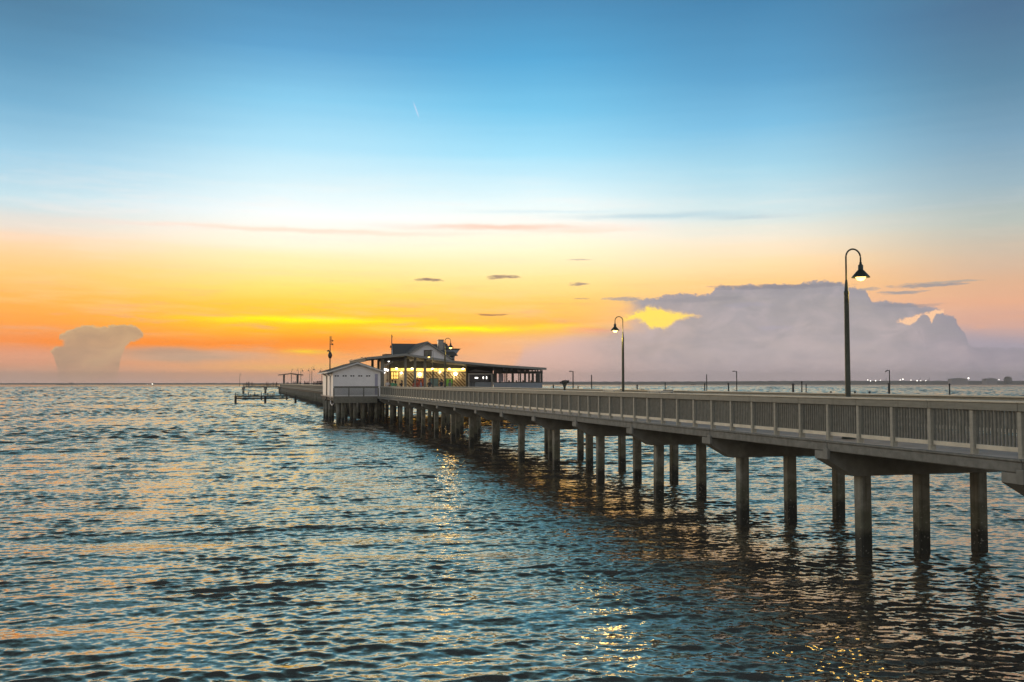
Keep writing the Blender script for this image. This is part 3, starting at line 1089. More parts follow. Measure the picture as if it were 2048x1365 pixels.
PL_N, PL_F = 14.35, 18.3
make_lamp(PL_N, t_at(1695, PL_N), 1, 'tall lit gooseneck lamp with glowing bulb standing over the big lavender cloud', power=26.0)
make_lamp(PL_F, t_at(1246, PL_F), -1, 'gooseneck lamp between the telescope and the tallest glowing lamp, arm towards the sunset', power=110.0)
make_lamp(PL_N, t_at(890, PL_N), 1, 'lit gooseneck lamp rising beside the chimney of the restaurant', power=50.0)
make_lamp(PL_F, t_at(866, PL_F), -1, 'lit gooseneck lamp in front of the dormer window of the restaurant')
for x, p, out, txt in [
    (644, PL_F, -1, 'small gooseneck lamp just behind the eave of the white shed'),
    (624, PL_N, 1, 'tallest small gooseneck lamp between the shelter and the white shed'),
    (620, PL_F, -1, 'small gooseneck lamp paired with the tallest one beyond the white shed'),
    (602, PL_N, 1, 'small gooseneck lamp at the shed end of the open shelter roof'),
    (597, PL_F, -1, 'thin gooseneck lamp behind the thick shelter post'),
    (583, PL_F, 1, 'distant gooseneck lamp under the middle of the shelter roof'),
]:
    tt = t_at(x, p)
    make_lamp(p, tt, out, txt, lit=False, h=1.38 + (28.5 if x != 624 else 32) * tt / FPX)
lt = make_lamp(-1.5, 381, 1, 'lone lamp at the outer tip of the cross walkway', lit=False, h=1.38 + 3.7)

# ------------------------------------------------------------------ restaurant platform
PF = 99.62
pf_l = p_at(667, PF)
plat = thing('platform', 'timber platform on many dark piles carrying the shed and the restaurant', 'platform', pf_l, PF, 0)
OFF = (pf_l, PF, 0)
PT1 = 132.0
PR = p_at(1090, 106.5)
d = MB()
d.box(pf_l, P_NEAR, PF, 116.0, Z_DECK - 0.12, Z_DECK - 0.002)
d.box(P_NEAR + 0.001, PR, PF, PT1, Z_DECK - 0.12, Z_DECK - 0.002)
d.build('deck', M['deck'], plat, off=OFF)
s = MB()
n = int((P_NEAR - pf_l) / 0.14)
for i in range(n):
    a = pf_l + i * (P_NEAR - pf_l) / n
    s.box(a + 0.004, a + (P_NEAR - pf_l) / n - 0.004, PF - 0.05 - random.uniform(0, 0.006), PF - 0.01, 2.14, Z_DECK - 0.004)
s.build('skirt', M['skirt'], plat, off=OFF)
s = MB()
s.box(pf_l + 0.02, P_NEAR, PF - 0.009, PF + 0.2, 2.16, Z_DECK - 0.13)
for tt in (101.0, 105, 109, 113, 117, 121, 125, 129):
    s.box(pf_l + 0.25 if tt < 116 else P_NEAR + 0.2, PR - 0.3, tt - 0.15, tt + 0.15, 2.2, Z_DECK - 0.125)
s.box(pf_l + 0.1, pf_l + 0.24, PF + 0.2, 115.8, 2.35, Z_DECK - 0.125)
s.build('floor_beam', M['dark_wood'], plat, off=OFF)
psrc = None
spots = []
for tt in (100.4, 104.5, 108.5, 114):
    for pp in (pf_l + 0.3, pf_l + 0.95, pf_l + 2.2, pf_l + 3.4, pf_l + 4.6, pf_l + 6.0, pf_l + 7.6):
        spots.append((pp + random.uniform(-0.25, 0.25), tt + random.uniform(-0.4, 0.4)))
for pp in np.arange(pf_l + 9.5, PR, 2.7):
    for tt in (101.2, 108.0):
        spots.append((float(pp), tt))
for pp, tt in spots:
    if psrc is None:
        q = MB()
        q.lathe([(0.17, -1.5), (0.17, 2.25)], seg=8)
        psrc = q.build('pile', M['pile'], plat, smooth=True)
        o = psrc
    else:
        o = inst(psrc, plat, (0, 0, 0))
    o.location = (pp - pf_l, tt - PF, 0)


def rail_across(name, label, p0, p1, t, nb, sub_bal=14):
    root = thing(name, label, 'railing', p0, t, Z_DECK)
    L = p1 - p0
    bay = L / nb
    h = Z_RAIL - Z_DECK
    c = MB()
    c.cbox(-0.05, L + 0.05, -0.13, 0.13, h - 0.04, h, 0.008)
    c.build('cap_board', M['joist'], root)
    r = MB()
    r.box(0, L, -0.105, -0.065, h - 0.19, h - 0.043)
    r.build('top_rail', M['joist'], root)
    r = MB()
    for k in range(nb):
        r.box(k * bay + 0.06, (k + 1) * bay - 0.06, -0.03, 0.03, 0.05, 0.13)
    r.build('bottom_rail', M['trim'], root)
    pm = MB()
    pm.cbox(-0.06, 0.06, -0.075, 0.06, 0.002, h - 0.193, 0.008)
    post = pm.build('post', M['joist'], root)
    for k in range(1, nb + 1):
        inst(post, root, (k * bay, 0, 0))
    bm = MB()
    for j in range(sub_bal):
        x = 0.07 + (bay - 0.14) * (j + 0.5) / sub_bal
        bm.box(x - 0.02, x + 0.02, -0.02, 0.02, 0.125, h - 0.04)
    pan = bm.build('baluster_panel', M['joist'], root)
    for k in range(1, nb):
        inst(pan, root, (k * bay, 0, 0))
    return root


rail_across('platform_railing', 'short dark three bay railing in front of the white shed', pf_l + 0.08, P_NEAR + 0.12, PF + 0.15, 3, 16)

# ------------------------------------------------------------------ shed
SF = 101.3
sl, sr = p_at(667, SF), p_at(760.5, SF)
SB = t_at(646.5, sl)
shed = thing('shed', 'small white gabled shed on the corner of the platform', 'shed', sl, SF, Z_DECK)
OFF = (sl, SF, Z_DECK)
pk = (p_at(714.5, SF), z_at(727.8, p_at(714.5, SF), SF))
ze = z_at(742.5, sl, SF)
pitch_l = (pk[1] - ze) / (pk[0] - sl)
ze_r = z_at(742.5, sr, SF)
pitch_r = (pk[1] - ze_r) / (sr - pk[0])
w = MB()
zl = z_at(746.5, sl + 2, SF)
w.prism([(sl, Z_DECK - 0.0), (sr, Z_DECK - 0.0), (sr, ze_r), pk, (sl, ze)], 'y', SF, SF + 0.1)
w.build('wall', M['lavwall'], shed, off=OFF, label='pale lavender gable wall')
# lap siding in the gable
w = MB()
h = 0.15
z = zl
while z < pk[1] - 0.1:
    z2 = min(z + h, pk[1] - 0.03)
    a0 = max(sl, pk[0] - (pk[1] - z) / pitch_l)
    a1 = min(sr, pk[0] + (pk[1] - z) / pitch_r)
    b0 = max(sl, pk[0] - (pk[1] - z2) / pitch_l)
    b1 = min(sr, pk[0] + (pk[1] - z2) / pitch_r)
    w.add([(a0, SF - 0.022, z), (a1, SF - 0.022, z), (b1, SF - 0.004, z2), (b0, SF - 0.004, z2), (a0, SF - 0.002, z), (a1, SF - 0.002, z)], [(0, 1, 2, 3), (0, 4, 5, 1)])
    z += h
w.build('gable_siding', M['lavwall'], shed, off=OFF)
w = MB()
w.box(sl, sl + 0.1, SF + 0.101, SB, 2.55, ze)
w.laps_x(sl - 0.002, SF, SB, 2.55, ze, 0.2, 0.02)
w.build('wall', M['white'], shed, off=OFF, label='white clapboard side wall')
w = MB()
w.box(sr - 0.1, sr, SF + 0.101, SB, Z_DECK, ze_r)
w.build('wall', M['white'], shed, off=OFF)
w = MB()
w.cbox(sl - 0.045, sl + 0.09, SF - 0.045, SF - 0.0235, 2.6, ze - 0.02, 0.004)
w.cbox(sr - 0.22, sr + 0.03, SF - 0.045, SF - 0.0235, Z_DECK, ze_r - 0.02, 0.004)
w.build('corner_board', M['white'], shed, off=OFF)
ol = 0.55
r = MB()
for s, pit, pe in ((-1, pitch_l, sl - ol), (1, pitch_r, sr + 0.45)):
    zz = pk[1] + 0.05 - abs(pk[0] - pe) * pit
    r.prism([(pk[0], pk[1] + 0.05), (pe, zz), (pe, zz + 0.12), (pk[0], pk[1] + 0.19)], 'y', SF - 0.4, SB + 0.3)
r.build('roof', M['shingle'], shed, off=OFF)
r = MB()
for s, pit, pe in ((-1, pitch_l, sl - ol), (1, pitch_r, sr + 0.45)):
    zz = pk[1] + 0.03 - abs(pk[0] - pe) * pit
    r.prism([(pk[0], pk[1] - 0.04), (pe, zz - 0.07), (pe, zz + 0.10), (pk[0], pk[1] + 0.13)], 'y', SF - 0.44, SF - 0.402)
r.build('rake_board', M['trim'], shed, off=OFF)
r = MB()
zz = pk[1] - (pk[0] - (sl - ol)) * pitch_l
r.box(sl - ol - 0.11, sl - ol - 0.003, SF - 0.38, SB + 0.28, zz - 0.04, zz + 0.09)
r.build('gutter', M['white'], shed, off=OFF)
v = MB()
for xx in (673.8, 689.5, 705, 720.8, 736.5):
    pp = p_at(xx, SF)
    zz = z_at(752.3, pp, SF)
    vm = MB()
    for k in (-0.125, 0.125):
        vm.cbox(pp + k - 0.085, pp + k + 0.085, SF - 0.03, SF - 0.001, zz - 0.07, zz + 0.07, 0.01)
    vm.build('vent', M['dark'], shed, off=OFF)
dm = MB()
pa, pb = p_at(750, SF), p_at(755.5, SF)
dm.box(pa, pb, SF - 0.035, SF - 0.002, Z_DECK, z_at(748.5, pa, SF))
dm.build('door', M['door'], shed, off=OFF)
for xx, mm, zb in ((654, 'mast', 2.2), (661, 'white', 2.5)):
    td = t_at(xx, sl - 0.08)
    dm = MB()
    dm.tube([(sl - ol - 0.05, td, ze - 0.2), (sl - 0.1, td, ze - 0.5), (sl - 0.1, td, zb + 0.2), (sl + 0.1, td - 0.3, zb - 0.1)], 0.065, 8)
    dm.build('downspout', M[mm], shed, off=OFF, smooth=True)
dm = MB()
dm.tube([(sl + 0.02, SF + 3.4, 2.4), (sl - 0.02, SF + 2.2, 1.98), (sl - 0.02, SF + 0.6, 1.86), (sl + 0.05, SF + 0.1, 2.1)], 0.07, 8)
dm.build('drain_pipe', M['white'], shed, off=OFF, smooth=True)

# siren mast standing on the shed
tm = 108.0
pm_ = p_at(660, tm)
mb_z = pk[1] - (pk[0] - pm_) * pitch_l + 0.1
mz = lambda y: z_at(y, pm_, tm)
mast = thing('siren_mast', 'thin dark mast with horn speakers rising over the shed roof', 'mast', pm_, tm, mb_z)
a = MB()
a.tube([(0, 0, 0), (0, 0, mz(673) - mb_z)], [0.07, 0.045], 8)
a.build('pole', M['mast'], mast)
a = MB()
a.tube([(0.16, 0, mz(691) - mb_z), (0.16, 0, mz(673) - mb_z)], 0.025, 6)
a.tube([(0, 0, mz(689) - mb_z), (0.18, 0, mz(689) - mb_z)], 0.02, 6)
a.tube([(0, 0, mz(681) - mb_z), (0.18, 0, mz(681) - mb_z)], 0.02, 6)
a.build('antenna', M['mast'], mast)
for zz, r0 in ((mz(689) - mb_z, 0.10), (mz(682) - mb_z, 0.09)):
    a = MB()
    a.tube([(0.17, 0.05, zz), (0.22, -0.05, zz), (0.26, -0.14, zz)], [0.04, 0.06, r0], 10)
    a.build('horn', M['mast'], mast, smooth=True)
a = MB()
zz = mz(710) - mb_z
a.lathe([(0.0, zz - 0.42), (0.12, zz - 0.4), (0.22, zz - 0.2), (0.24, zz), (0.16, zz + 0.2), (0.1, zz + 0.3), (0, zz + 0.32)], seg=12)
a.tube([(-0.05, 0, zz + 0.3), (-0.16, 0, zz + 0.5), (-0.28, 0, zz + 0.36)], [0.05, 0.08, 0.12], 8)
a.build('siren', M['mast'], mast, smooth=True)

# ------------------------------------------------------------------ restaurant
RF, RW = 103.3, 110.0
prof_px = [(733, 715.5), (812, 708.0), (909, 722.5), (1000, 730.5), (1093, 736.5)]
prof_r = [(p_at(x, RF), z_at(y, p_at(x, RF), RF)) for x, y in prof_px]
rp0 = p_at(781, RW)
rest = thing('restaurant', 'lit waterside restaurant with wide porch roof, dormer and open dining room', 'restaurant', rp0, RW, Z_DECK)
OFF = (rp0, RW, Z_DECK)
RBK = t_at(700, prof_r[0][0])
r = MB()
up = [(p, z) for p, z in prof_r]
dn = [(p, z - 0.20) for p, z in reversed(prof_r)]
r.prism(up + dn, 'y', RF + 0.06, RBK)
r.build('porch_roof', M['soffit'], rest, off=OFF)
r = MB()
for (pa, za), (pb, zb) in zip(prof_r[:-1], prof_r[1:]):
    r.prism([(pa, za + 0.03), (pb, zb + 0.03), (pb, zb - 0.22), (pa, za - 0.22)], 'y', RF, RF + 0.058)
r.build('fascia', M['fascia'], rest, off=OFF)
r = MB()
pa, za = prof_r[0]
r.box(pa - 0.06, pa - 0.003, RF + 0.3, RBK, za - 0.42, za - 0.08)
r.build('side_fascia', M['soffit'], rest, off=OFF)
r = MB()
pa, za = prof_r[0]
r.box(pa - 0.14, pa - 0.062, RF + 0.1, RBK + 0.2, za - 0.05, za + 0.04)
r.build('gutter', M['mast'], rest, off=OFF)
for x in (701, 722):
    tt = t_at(x, prof_r[0][0] + 0.1)
    q = MB()
    q.tube([(pa + 0.2 + 0.14 * math.cos(a), tt, za - 0.02 + 0.2 * math.sin(a)) for a in np.linspace(0, math.pi, 7)], 0.03, 6)
    q.build('vent_pipe', M['mast'], rest, off=OFF)


def roof_z(p):
    for (pa, za), (pb, zb) in zip(prof_r[:-1], prof_r[1:]):
        if p <= pb:
            return za + (zb - za) * (p - pa) / (pb - pa)
    return prof_r[-1][1]


# porch posts and beams
TP = 104.6
psrc = None
for x, wd in ((764.5, 0.19), (811, 0.125), (830, 0.125), (850, 0.125)):
    pp = p_at(x, TP)
    q = MB()
    q.cbox(pp - wd, pp + wd, TP - wd, TP + wd, Z_DECK, roof_z(pp) - 0.21, 0.015)
    q.cbox(pp - wd - 0.04, pp + wd + 0.04, TP - wd - 0.04, TP + wd + 0.04, Z_DECK + 0.001, Z_DECK + 0.25, 0.015)
    q.build('porch_post', M['post'], rest, off=OFF)
q = MB()
pa, pb = p_at(757, TP), p_at(815, TP)
q.prism([(pa, roof_z(pa) - 0.22), (pb, roof_z(pb) - 0.22), (pb, roof_z(pb) - 0.62), (pa, roof_z(pa) - 0.55)], 'y', TP + 0.21, TP + 0.4)
q.build('porch_beam', M['soffit'], rest, off=OFF)
for x in (745, 757):
    tt = 114.0
    pp = p_at(x, tt)
    q = MB()
    q.box(pp - 0.14, pp + 0.14, tt - 0.14, tt + 0.14, Z_DECK, roof_z(pp) - 0.21)
    q.build('porch_post', M['post'], rest, off=OFF)
q = MB()
pa, pb = p_at(765, 107), p_at(786, 107)
za, zb = z_at(733, pa, 107), z_at(724, pb, 107)
q.prism([(pa, za - 0.1), (pb, zb - 0.1), (pb, zb + 0.1), (pa, za + 0.1)], 'y', 106.9, 107.1)
q.build('porch_brace', M['trim'], rest, off=OFF)

# warm front wall
X = lambda x: p_at(x, RW)
Zy = lambda y, x=850: z_at(y, p_at(x, RW), RW)
q = MB()
q.box(X(780), X(932), RW, RW + 0.12, Z_DECK, Zy(745.3))
q.build('wall', M['warm_wall'], rest, off=OFF)
q = MB()
q.box(X(780), X(934), RW - 0.03, RW + 0.12, Zy(743.3), Zy(745.3) + 0.001)
q.build('header_trim', M['groove'], rest, off=OFF)
xs_ = [780, 800, 812, 830, 848, 876, 893, 932]
for xa, xb in zip(xs_[:-1], xs_[1:]):
    q = MB()
    q.box(X(xa) + 0.04, X(xb) - 0.04, RW + 0.02, RW + 0.06, Zy(743.3) + 0.005, Zy(737))
    q.build('transom', M['transom'], rest, off=OFF)
q = MB()
for xa in xs_:
    q.box(X(xa) - 0.038, X(xa) + 0.038, RW, RW + 0.1, Zy(743.3) + 0.003, Zy(737))
q.build('transom_mullion', M['groove'], rest, off=OFF)
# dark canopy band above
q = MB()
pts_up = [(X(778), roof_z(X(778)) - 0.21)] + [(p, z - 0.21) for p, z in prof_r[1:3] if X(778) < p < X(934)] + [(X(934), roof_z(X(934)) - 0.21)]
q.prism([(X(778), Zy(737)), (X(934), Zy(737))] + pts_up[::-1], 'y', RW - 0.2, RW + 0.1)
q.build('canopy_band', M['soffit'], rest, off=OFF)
# diagonal board grooves
q = MB()


def diag(x0, x1, y0, y1, step=0.40, wd=0.12):
    pa, pb, za, zb = X(x0) + 0.03, X(x1) - 0.03, Zy(y1), Zy(y0)
    H = zb - za
    c = pa - H
    while c < pb:
        # line goes down to larger p: at the top p=c, at the bottom p=c+H
        def clip(cc):
            s0 = max(0.0, (pa - cc) / H)
            s1 = min(1.0, (pb - cc) / H)
            return (s0, s1)
        s0, s1 = clip(c)
        if s1 - s0 > 0.06:
            A = (c + s0 * H, zb - s0 * H)
            B = (c + s1 * H, zb - s1 * H)
            k = wd * 0.5
            q.prism([(A[0] - k, A[1] - k), (B[0] - k, B[1] - k), (B[0] + k, B[1] + k), (A[0] + k, A[1] + k)], 'y', RW - 0.012, RW - 0.001)
        c += step


for seg in ((814, 830, 747, 775), (851, 858, 747, 757), (848, 892, 746, 755.5), (893, 931, 746, 755.5), (877.5, 890, 757, 775), (907, 931, 757, 775)):
    q = MB()
    diag(*seg)
    q.build('board_pattern', M['pattern'], rest, off=OFF)
# window with glazing bars
wn = MB()
xa, xb, ya, yb = 782, 797, 744.5, 758.5
wn.box(X(xa), X(xb), RW - 0.05, RW - 0.015, Zy(yb), Zy(ya) - 0.06)
wo_ = wn.build('window', M['transom'], rest, off=OFF, label='small paned lit window')
wf = MB()
for x in (xa, xa + 5, xa + 10, xb):
    wf.box(X(x) - 0.035, X(x) + 0.035, RW - 0.075, RW - 0.051, Zy(yb), Zy(ya) - 0.06)
for y in (yb, (yb + ya) / 2 + 1):
    wf.box(X(xa), X(xb), RW - 0.073, RW - 0.0515, Zy(y) - 0.035, Zy(y) + 0.035)
wf.build('frame', M['groove'], wo_, off=OFF)
for nm, x0, x1, y0, y1, mm, lb in (('notice_board', 859, 877, 756.5, 774, 'screen_blue', 'blue grey board in dark frame'),
                                   ('notice_board', 891, 906, 757, 775, 'screen_green', 'green board in dark frame'),
                                   ('serving_hatch', 831, 849, 756.5, 773, 'brick_red', 'rust red hatch under a lamp')):
    bm = MB()
    bm.box(X(x0), X(x1), RW - 0.10, RW - 0.02, Zy(y1), Zy(y0))
    bo = bm.build(nm, M['groove'], rest, off=OFF, label=lb)
    fm = MB()
    fm.box(X(x0) + 0.09, X(x1) - 0.09, RW - 0.12, RW - 0.101, Zy(y1) + 0.05, Zy(y0) - 0.09)
    fm.build('board_face', M[mm], bo, off=OFF)
# wall lamps on the porch
for x, y, rr in ((839, 749, 0.17), (910, 748, 0.19), (802, 746.5, 0.10), (879, 744.5, 0.10)):
    lm = MB()
    c = (X(x), RW - 0.3)
    zc = Zy(y)
    lm.lathe([(0, zc - rr), (rr * 0.7, zc - rr * 0.7), (rr, zc), (rr * 0.7, zc + rr * 0.7), (0, zc + rr)], cx=c[0], cy=c[1], seg=12)
    lo = lm.build('wall_lamp', M['warm_glow'], rest, off=OFF, smooth=True)
    br = MB()
    br.box(c[0] - 0.03, c[0] + 0.03, c[1] + rr * 0.8, RW - 0.001, zc - 0.02, zc + 0.02)
    br.build('lamp_bracket', M['mast'], lo, off=OFF)
for x in (790, 821, 862, 895, 922):  # added lamp row, put in to brighten the porch wall evenly
    lm = MB()
    zc = Zy(737) - 0.05
    lm.lathe([(0, zc - 0.08), (0.1, zc - 0.07), (0.13, zc), (0.13, zc + 0.03), (0, zc + 0.03)], cx=X(x), cy=RW - 1.1, seg=12)
    lo = lm.build('fill_lamp', M['warm_glow'], rest, off=OFF, smooth=True)
    br = MB()
    br.tube([(X(x), RW - 1.1, zc + 0.031), (X(x), RW - 1.1, roof_z(X(x)) - 0.19)], 0.02, 6)
    br.build('lamp_stem', M['mast'], lo, off=OFF)
# side wall and hanging lamps by the corner
q = MB()
q.box(rp0 - 0.03, rp0 + 0.1, RW + 0.121, RW + 6, Z_DECK, roof_z(rp0) - 0.21)
q.build('side_wall', M['warm_wall'], rest, off=OFF)
q = MB()
q.cbox(rp0 - 0.12, rp0 + 0.02, RW - 0.09, RW - 0.001, Z_DECK, roof_z(rp0) - 0.5, 0.01)
q.build('corner_post', M['groove'], rest, off=OFF)
for x, y, tt, rr in ((767.5, 739, 108, 0.14), (771.5, 740, 107, 0.15), (775.5, 741, 108, 0.13), (777.5, 722.5, 106, 0.12), (769, 745.5, 108, 0.10)):
    pp = p_at(x, tt)
    zc = z_at(y, pp, tt)
    lm = MB()
    lm.lathe([(0, zc - rr), (rr * 0.7, zc - rr * 0.7), (rr, zc), (rr * 0.6, zc + rr * 0.8), (0.02, zc + rr)], cx=pp, cy=tt, seg=12)
    lo = lm.build('hanging_lamp', M['white_glow'], rest, off=OFF, smooth=True)
    br = MB()
    br.tube([(pp, tt, zc + rr * 0.95), (pp, tt, roof_z(pp) - 0.2)], 0.015, 5)
    br.build('lamp_cord', M['mast'], lo, off=OFF)

# dark recess with serving window
RD = 107.0
XD = lambda x: p_at(x, RD)
ZD = lambda y, x=960: z_at(y, p_at(x, RD), RD)
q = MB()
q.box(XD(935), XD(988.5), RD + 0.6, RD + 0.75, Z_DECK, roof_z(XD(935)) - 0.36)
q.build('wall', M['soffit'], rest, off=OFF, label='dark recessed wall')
q = MB()
q.cbox(XD(932.5), XD(936.5), RD, RD + 0.2, Z_DECK, roof_z(XD(933)) - 0.23, 0.01)
q.build('corner_post', M['soffit'], rest, off=OFF)
q = MB()
for a in ((937.5, 939.5, 747, 776), (984, 986.5, 747, 776), (939.6, 983.9, 747, 749.6)):
    q.box(XD(a[0]), XD(a[1]), RD + 0.2, RD + 0.45, ZD(a[3]), ZD(a[2]))
sw = q.build('serving_window', M['trim'], rest, off=OFF)
q = MB()
q.box(XD(939.7), XD(983.8), RD + 0.4, RD + 0.44, ZD(764.5), ZD(749.7))
q.build('pane', M['glass_dark'], sw, off=OFF)
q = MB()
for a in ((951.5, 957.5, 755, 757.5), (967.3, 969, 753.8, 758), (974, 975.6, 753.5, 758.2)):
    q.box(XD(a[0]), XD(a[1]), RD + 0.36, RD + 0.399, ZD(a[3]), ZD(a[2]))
q.build('glow_plate', M['white_glow'], sw, off=OFF)  # small glowing plates stand in for the pale shapes in the window
q = MB()
q.box(XD(939.7), XD(983.8), RD + 0.22, RD + 0.42, ZD(777), ZD(764.6))
q.build('counter', M['bluewall'], rest, off=OFF)
q = MB()
for x in (940, 943, 946, 949):
    q.box(XD(x), XD(x) + 0.06, RD + 0.05, RD + 0.1, Z_DECK, ZD(766))
q.box(XD(939.8), XD(951), RD + 0.03, RD + 0.12, ZD(766) + 0.001, ZD(765))
q.build('slatted_gate', M['mast'], rest, off=OFF)
q = MB()
q.prism([(XD(938), ZD(743.5)), (XD(951), ZD(739.5)), (XD(986), ZD(744.5))], 'y', RD - 0.1, RD + 0.5)
q.build('awning', M['fascia'], rest, off=OFF)

# open dining room
DF = 106.3
XO = lambda x: p_at(x, DF)
ZO = lambda y, x=1036: z_at(y, p_at(x, DF), DF)
q = MB()
q.box(XO(988), XO(1084.5), DF, DF + 0.12, Z_DECK, ZO(766.0))
q.laps(XO(988), XO(1084.5), DF - 0.002, Z_DECK, ZO(766.0), 0.16, 0.015)
q.build('low_wall', M['bluewall'], rest, off=OFF)
q = MB()
q.box(XO(988), XO(1085), DF - 0.05, DF + 0.2, ZO(766.0) + 0.001, ZO(764.8))
q.build('sill', M['soffit'], rest, off=OFF)
q = MB()
pts = [(XO(988), ZO(747.8)), (XO(1085.5), ZO(747.8)), (XO(1085.5), ZO(742.6)), (XO(988), ZO(742.6))]
q.prism(pts, 'y', DF, DF + 0.2)
q.build('header_beam', M['soffit'], rest, off=OFF)
bars = [(986.5, 994), (1009.5, 1011), (1013, 1015), (1024, 1028), (1037.2, 1038.2), (1040, 1042.3), (1048.6, 1052), (1057, 1060), (1064, 1068), (1072, 1077), (1081.5, 1085.3)]
for a, b in bars:
    q = MB()
    top_y = 742.5
    q.cbox(XO(a), XO(b), DF + 0.02, DF + 0.17, ZO(764.7), ZO(747.9), 0.006)
    q.build('window_post', M['soffit'], rest, off=OFF)
q = MB()
for x in (1003, 1013, 1019, 1028, 1032, 1043, 1047, 1054, 1057, 1065, 1071, 1076, 1083):
    wx = random.uniform(0.06, 0.22)
    q.box(XO(x) - wx, XO(x) + wx, DF + 0.05, DF + 0.15, ZO(742.5), roof_z(XO(x)) - 0.205)
q.box(XO(988), XO(1003), DF + 0.03, DF + 0.16, ZO(742.5), roof_z(XO(1003)) - 0.21)
q.build('roof_bracket', M['soffit'], rest, off=OFF)
q = MB()
q.box(XO(998.5), XO(1008), DF + 0.25, DF + 0.3, ZO(764), ZO(748))
q.build('blind', M['blind'], rest, off=OFF)
for x in (1000, 1025, 1050, 1078):
    q = MB()
    pp = p_at(x, 121)
    q.box(pp - 0.12, pp + 0.12, 120.9, 121.1, Z_DECK, roof_z(pp) - 0.21)
    q.build('rear_post', M['soffit'], rest, off=OFF)
q = MB()
q.box(p_at(988, 121), XO(1084.5), 120.95, 121.05, Z_DECK, Z_DECK + 1.0)
q.build('rear_low_wall', M['bluewall'], rest, off=OFF)

# upper storey: dormer, main roof, wing and flues
TD = 109.6
XU = lambda x: p_at(x, TD)
ZU = lambda x, y: z_at(y, p_at(x, TD), TD)
ap = (XU(854), ZU(854, 686.5))
dl = (XU(818), ZU(818, 708.5))
dr = (XU(903), ZU(903, 720))
q = MB()
q.prism([(dl[0], dl[1] - 0.2), (dr[0], dr[1] - 0.3), dr, ap, dl], 'y', TD, TD + 0.1)
q.build('dormer_wall', M['lavwall'], rest, off=OFF)
q = MB()
sl_l = (ap[1] - dl[1]) / (ap[0] - dl[0])
sl_r = (ap[1] - dr[1]) / (dr[0] - ap[0])
z = dr[1] - 0.2
while z < ap[1] - 0.12:
    z2 = z + 0.16
    a0, a1 = max(dl[0], ap[0] - (ap[1] - z) / sl_l), min(dr[0], ap[0] + (ap[1] - z) / sl_r)
    b0, b1 = max(dl[0], ap[0] - (ap[1] - z2) / sl_l), min(dr[0], ap[0] + (ap[1] - z2) / sl_r)
    if b1 > b0:
        q.add([(a0, TD - 0.024, z), (a1, TD - 0.024, z), (b1, TD - 0.004, z2), (b0, TD - 0.004, z2), (a0, TD - 0.002, z), (a1, TD - 0.002, z)], [(0, 1, 2, 3), (0, 4, 5, 1)])
    z = z2
q.build('dormer_siding', M['lavwall'], rest, off=OFF)
q = MB()
q.prism([(ap[0], ap[1] + 0.02), (dl[0] - 0.35, dl[1] - 0.35 * sl_l + 0.02), (dl[0] - 0.35, dl[1] - 0.35 * sl_l + 0.2), (ap[0], ap[1] + 0.2)], 'y', TD - 0.35, 117)
q.prism([(ap[0], ap[1] + 0.02), (dr[0] + 0.3, dr[1] - 0.3 * sl_r + 0.02), (dr[0] + 0.3, dr[1] - 0.3 * sl_r + 0.2), (ap[0], ap[1] + 0.2)], 'y', TD - 0.35, 117)
q.build('dormer_roof', M['shingle'], rest, off=OFF)
q = MB()
for e in (dl, dr):
    s = sl_l if e is dl else sl_r
    q.prism([(ap[0], ap[1] + 0.0), (e[0], e[1]), (e[0], e[1] + 0.17), (ap[0], ap[1] + 0.17)], 'y', TD - 0.39, TD - 0.352)
q.build('rake_board', M['fascia'], rest, off=OFF)
wn = MB()
x0, x1, z0, z1 = XU(847.5), XU(863), ZU(850, 713), ZU(850, 700.5)
wn.box(x0, x1, TD - 0.08, TD - 0.03, z0, z1)
wd_ = wn.build('window', M['groove'], rest, off=OFF, label='dark framed dormer window')
wn = MB()
wn.box(x0 + 0.09, x1 - 0.09, TD - 0.1, TD - 0.081, z0, z1 - 0.1)
wn.build('pane', M['skirt'], wd_, off=OFF)
TR0, TR1 = 110.2, 117.0
pl_ = p_at(784.5, 114)
pr_ = p_at(893, TR1)
zr_ = z_at(688, p_at(830, TR1), TR1)
zlo = z_at(711, p_at(800, TR0), TR0)
q = MB()
e0, e1, e2 = p_at(785.5, TR0), p_at(784.3, TR1), p_at(787, 124)
q.add([(e0, TR0, zlo), (e1, TR1, zr_), (e2, 124.0, zlo), (pr_, TR0, zlo), (pr_, TR1, zr_), (pr_, 124.0, zlo)],
      [(0, 2, 1), (3, 4, 5), (0, 1, 4, 3), (1, 2, 5, 4), (0, 3, 5, 2)])
q.build('main_roof', M['shingle'], rest, off=OFF)
q = MB()
q.add([(e0 - 0.12, TR0 - 0.03, zlo - 0.14), (e0 - 0.002, TR0 - 0.03, zlo - 0.14), (e1 - 0.002, TR1 - 0.03, zr_ - 0.1), (e1 - 0.12, TR1 - 0.03, zr_ - 0.1),
       (e0 - 0.12, TR0 - 0.03, zlo + 0.08), (e0 - 0.002, TR0 - 0.03, zlo + 0.08), (e1 - 0.002, TR1 - 0.03, zr_ + 0.06), (e1 - 0.12, TR1 - 0.03, zr_ + 0.06)],
      [(0, 3, 2, 1), (4, 5, 6, 7), (0, 1, 5, 4), (1, 2, 6, 5), (2, 3, 7, 6), (3, 0, 4, 7)])
q.build('verge_board', M['trim'], rest, off=OFF)
q = MB()
pa, pb = p_at(762, TR0), p_at(788, TR0)
q.box(pa + 0.55, pb, TR0 + 0.5, TR0 + 3, z_at(712, pa, TR0), z_at(708, pa, TR0))
q.build('lower_roof', M['shingle'], rest, off=OFF)
TW = 112.5
XW = lambda x: p_at(x, TW)
ZW = lambda x, y: z_at(y, p_at(x, TW), TW)
q = MB()
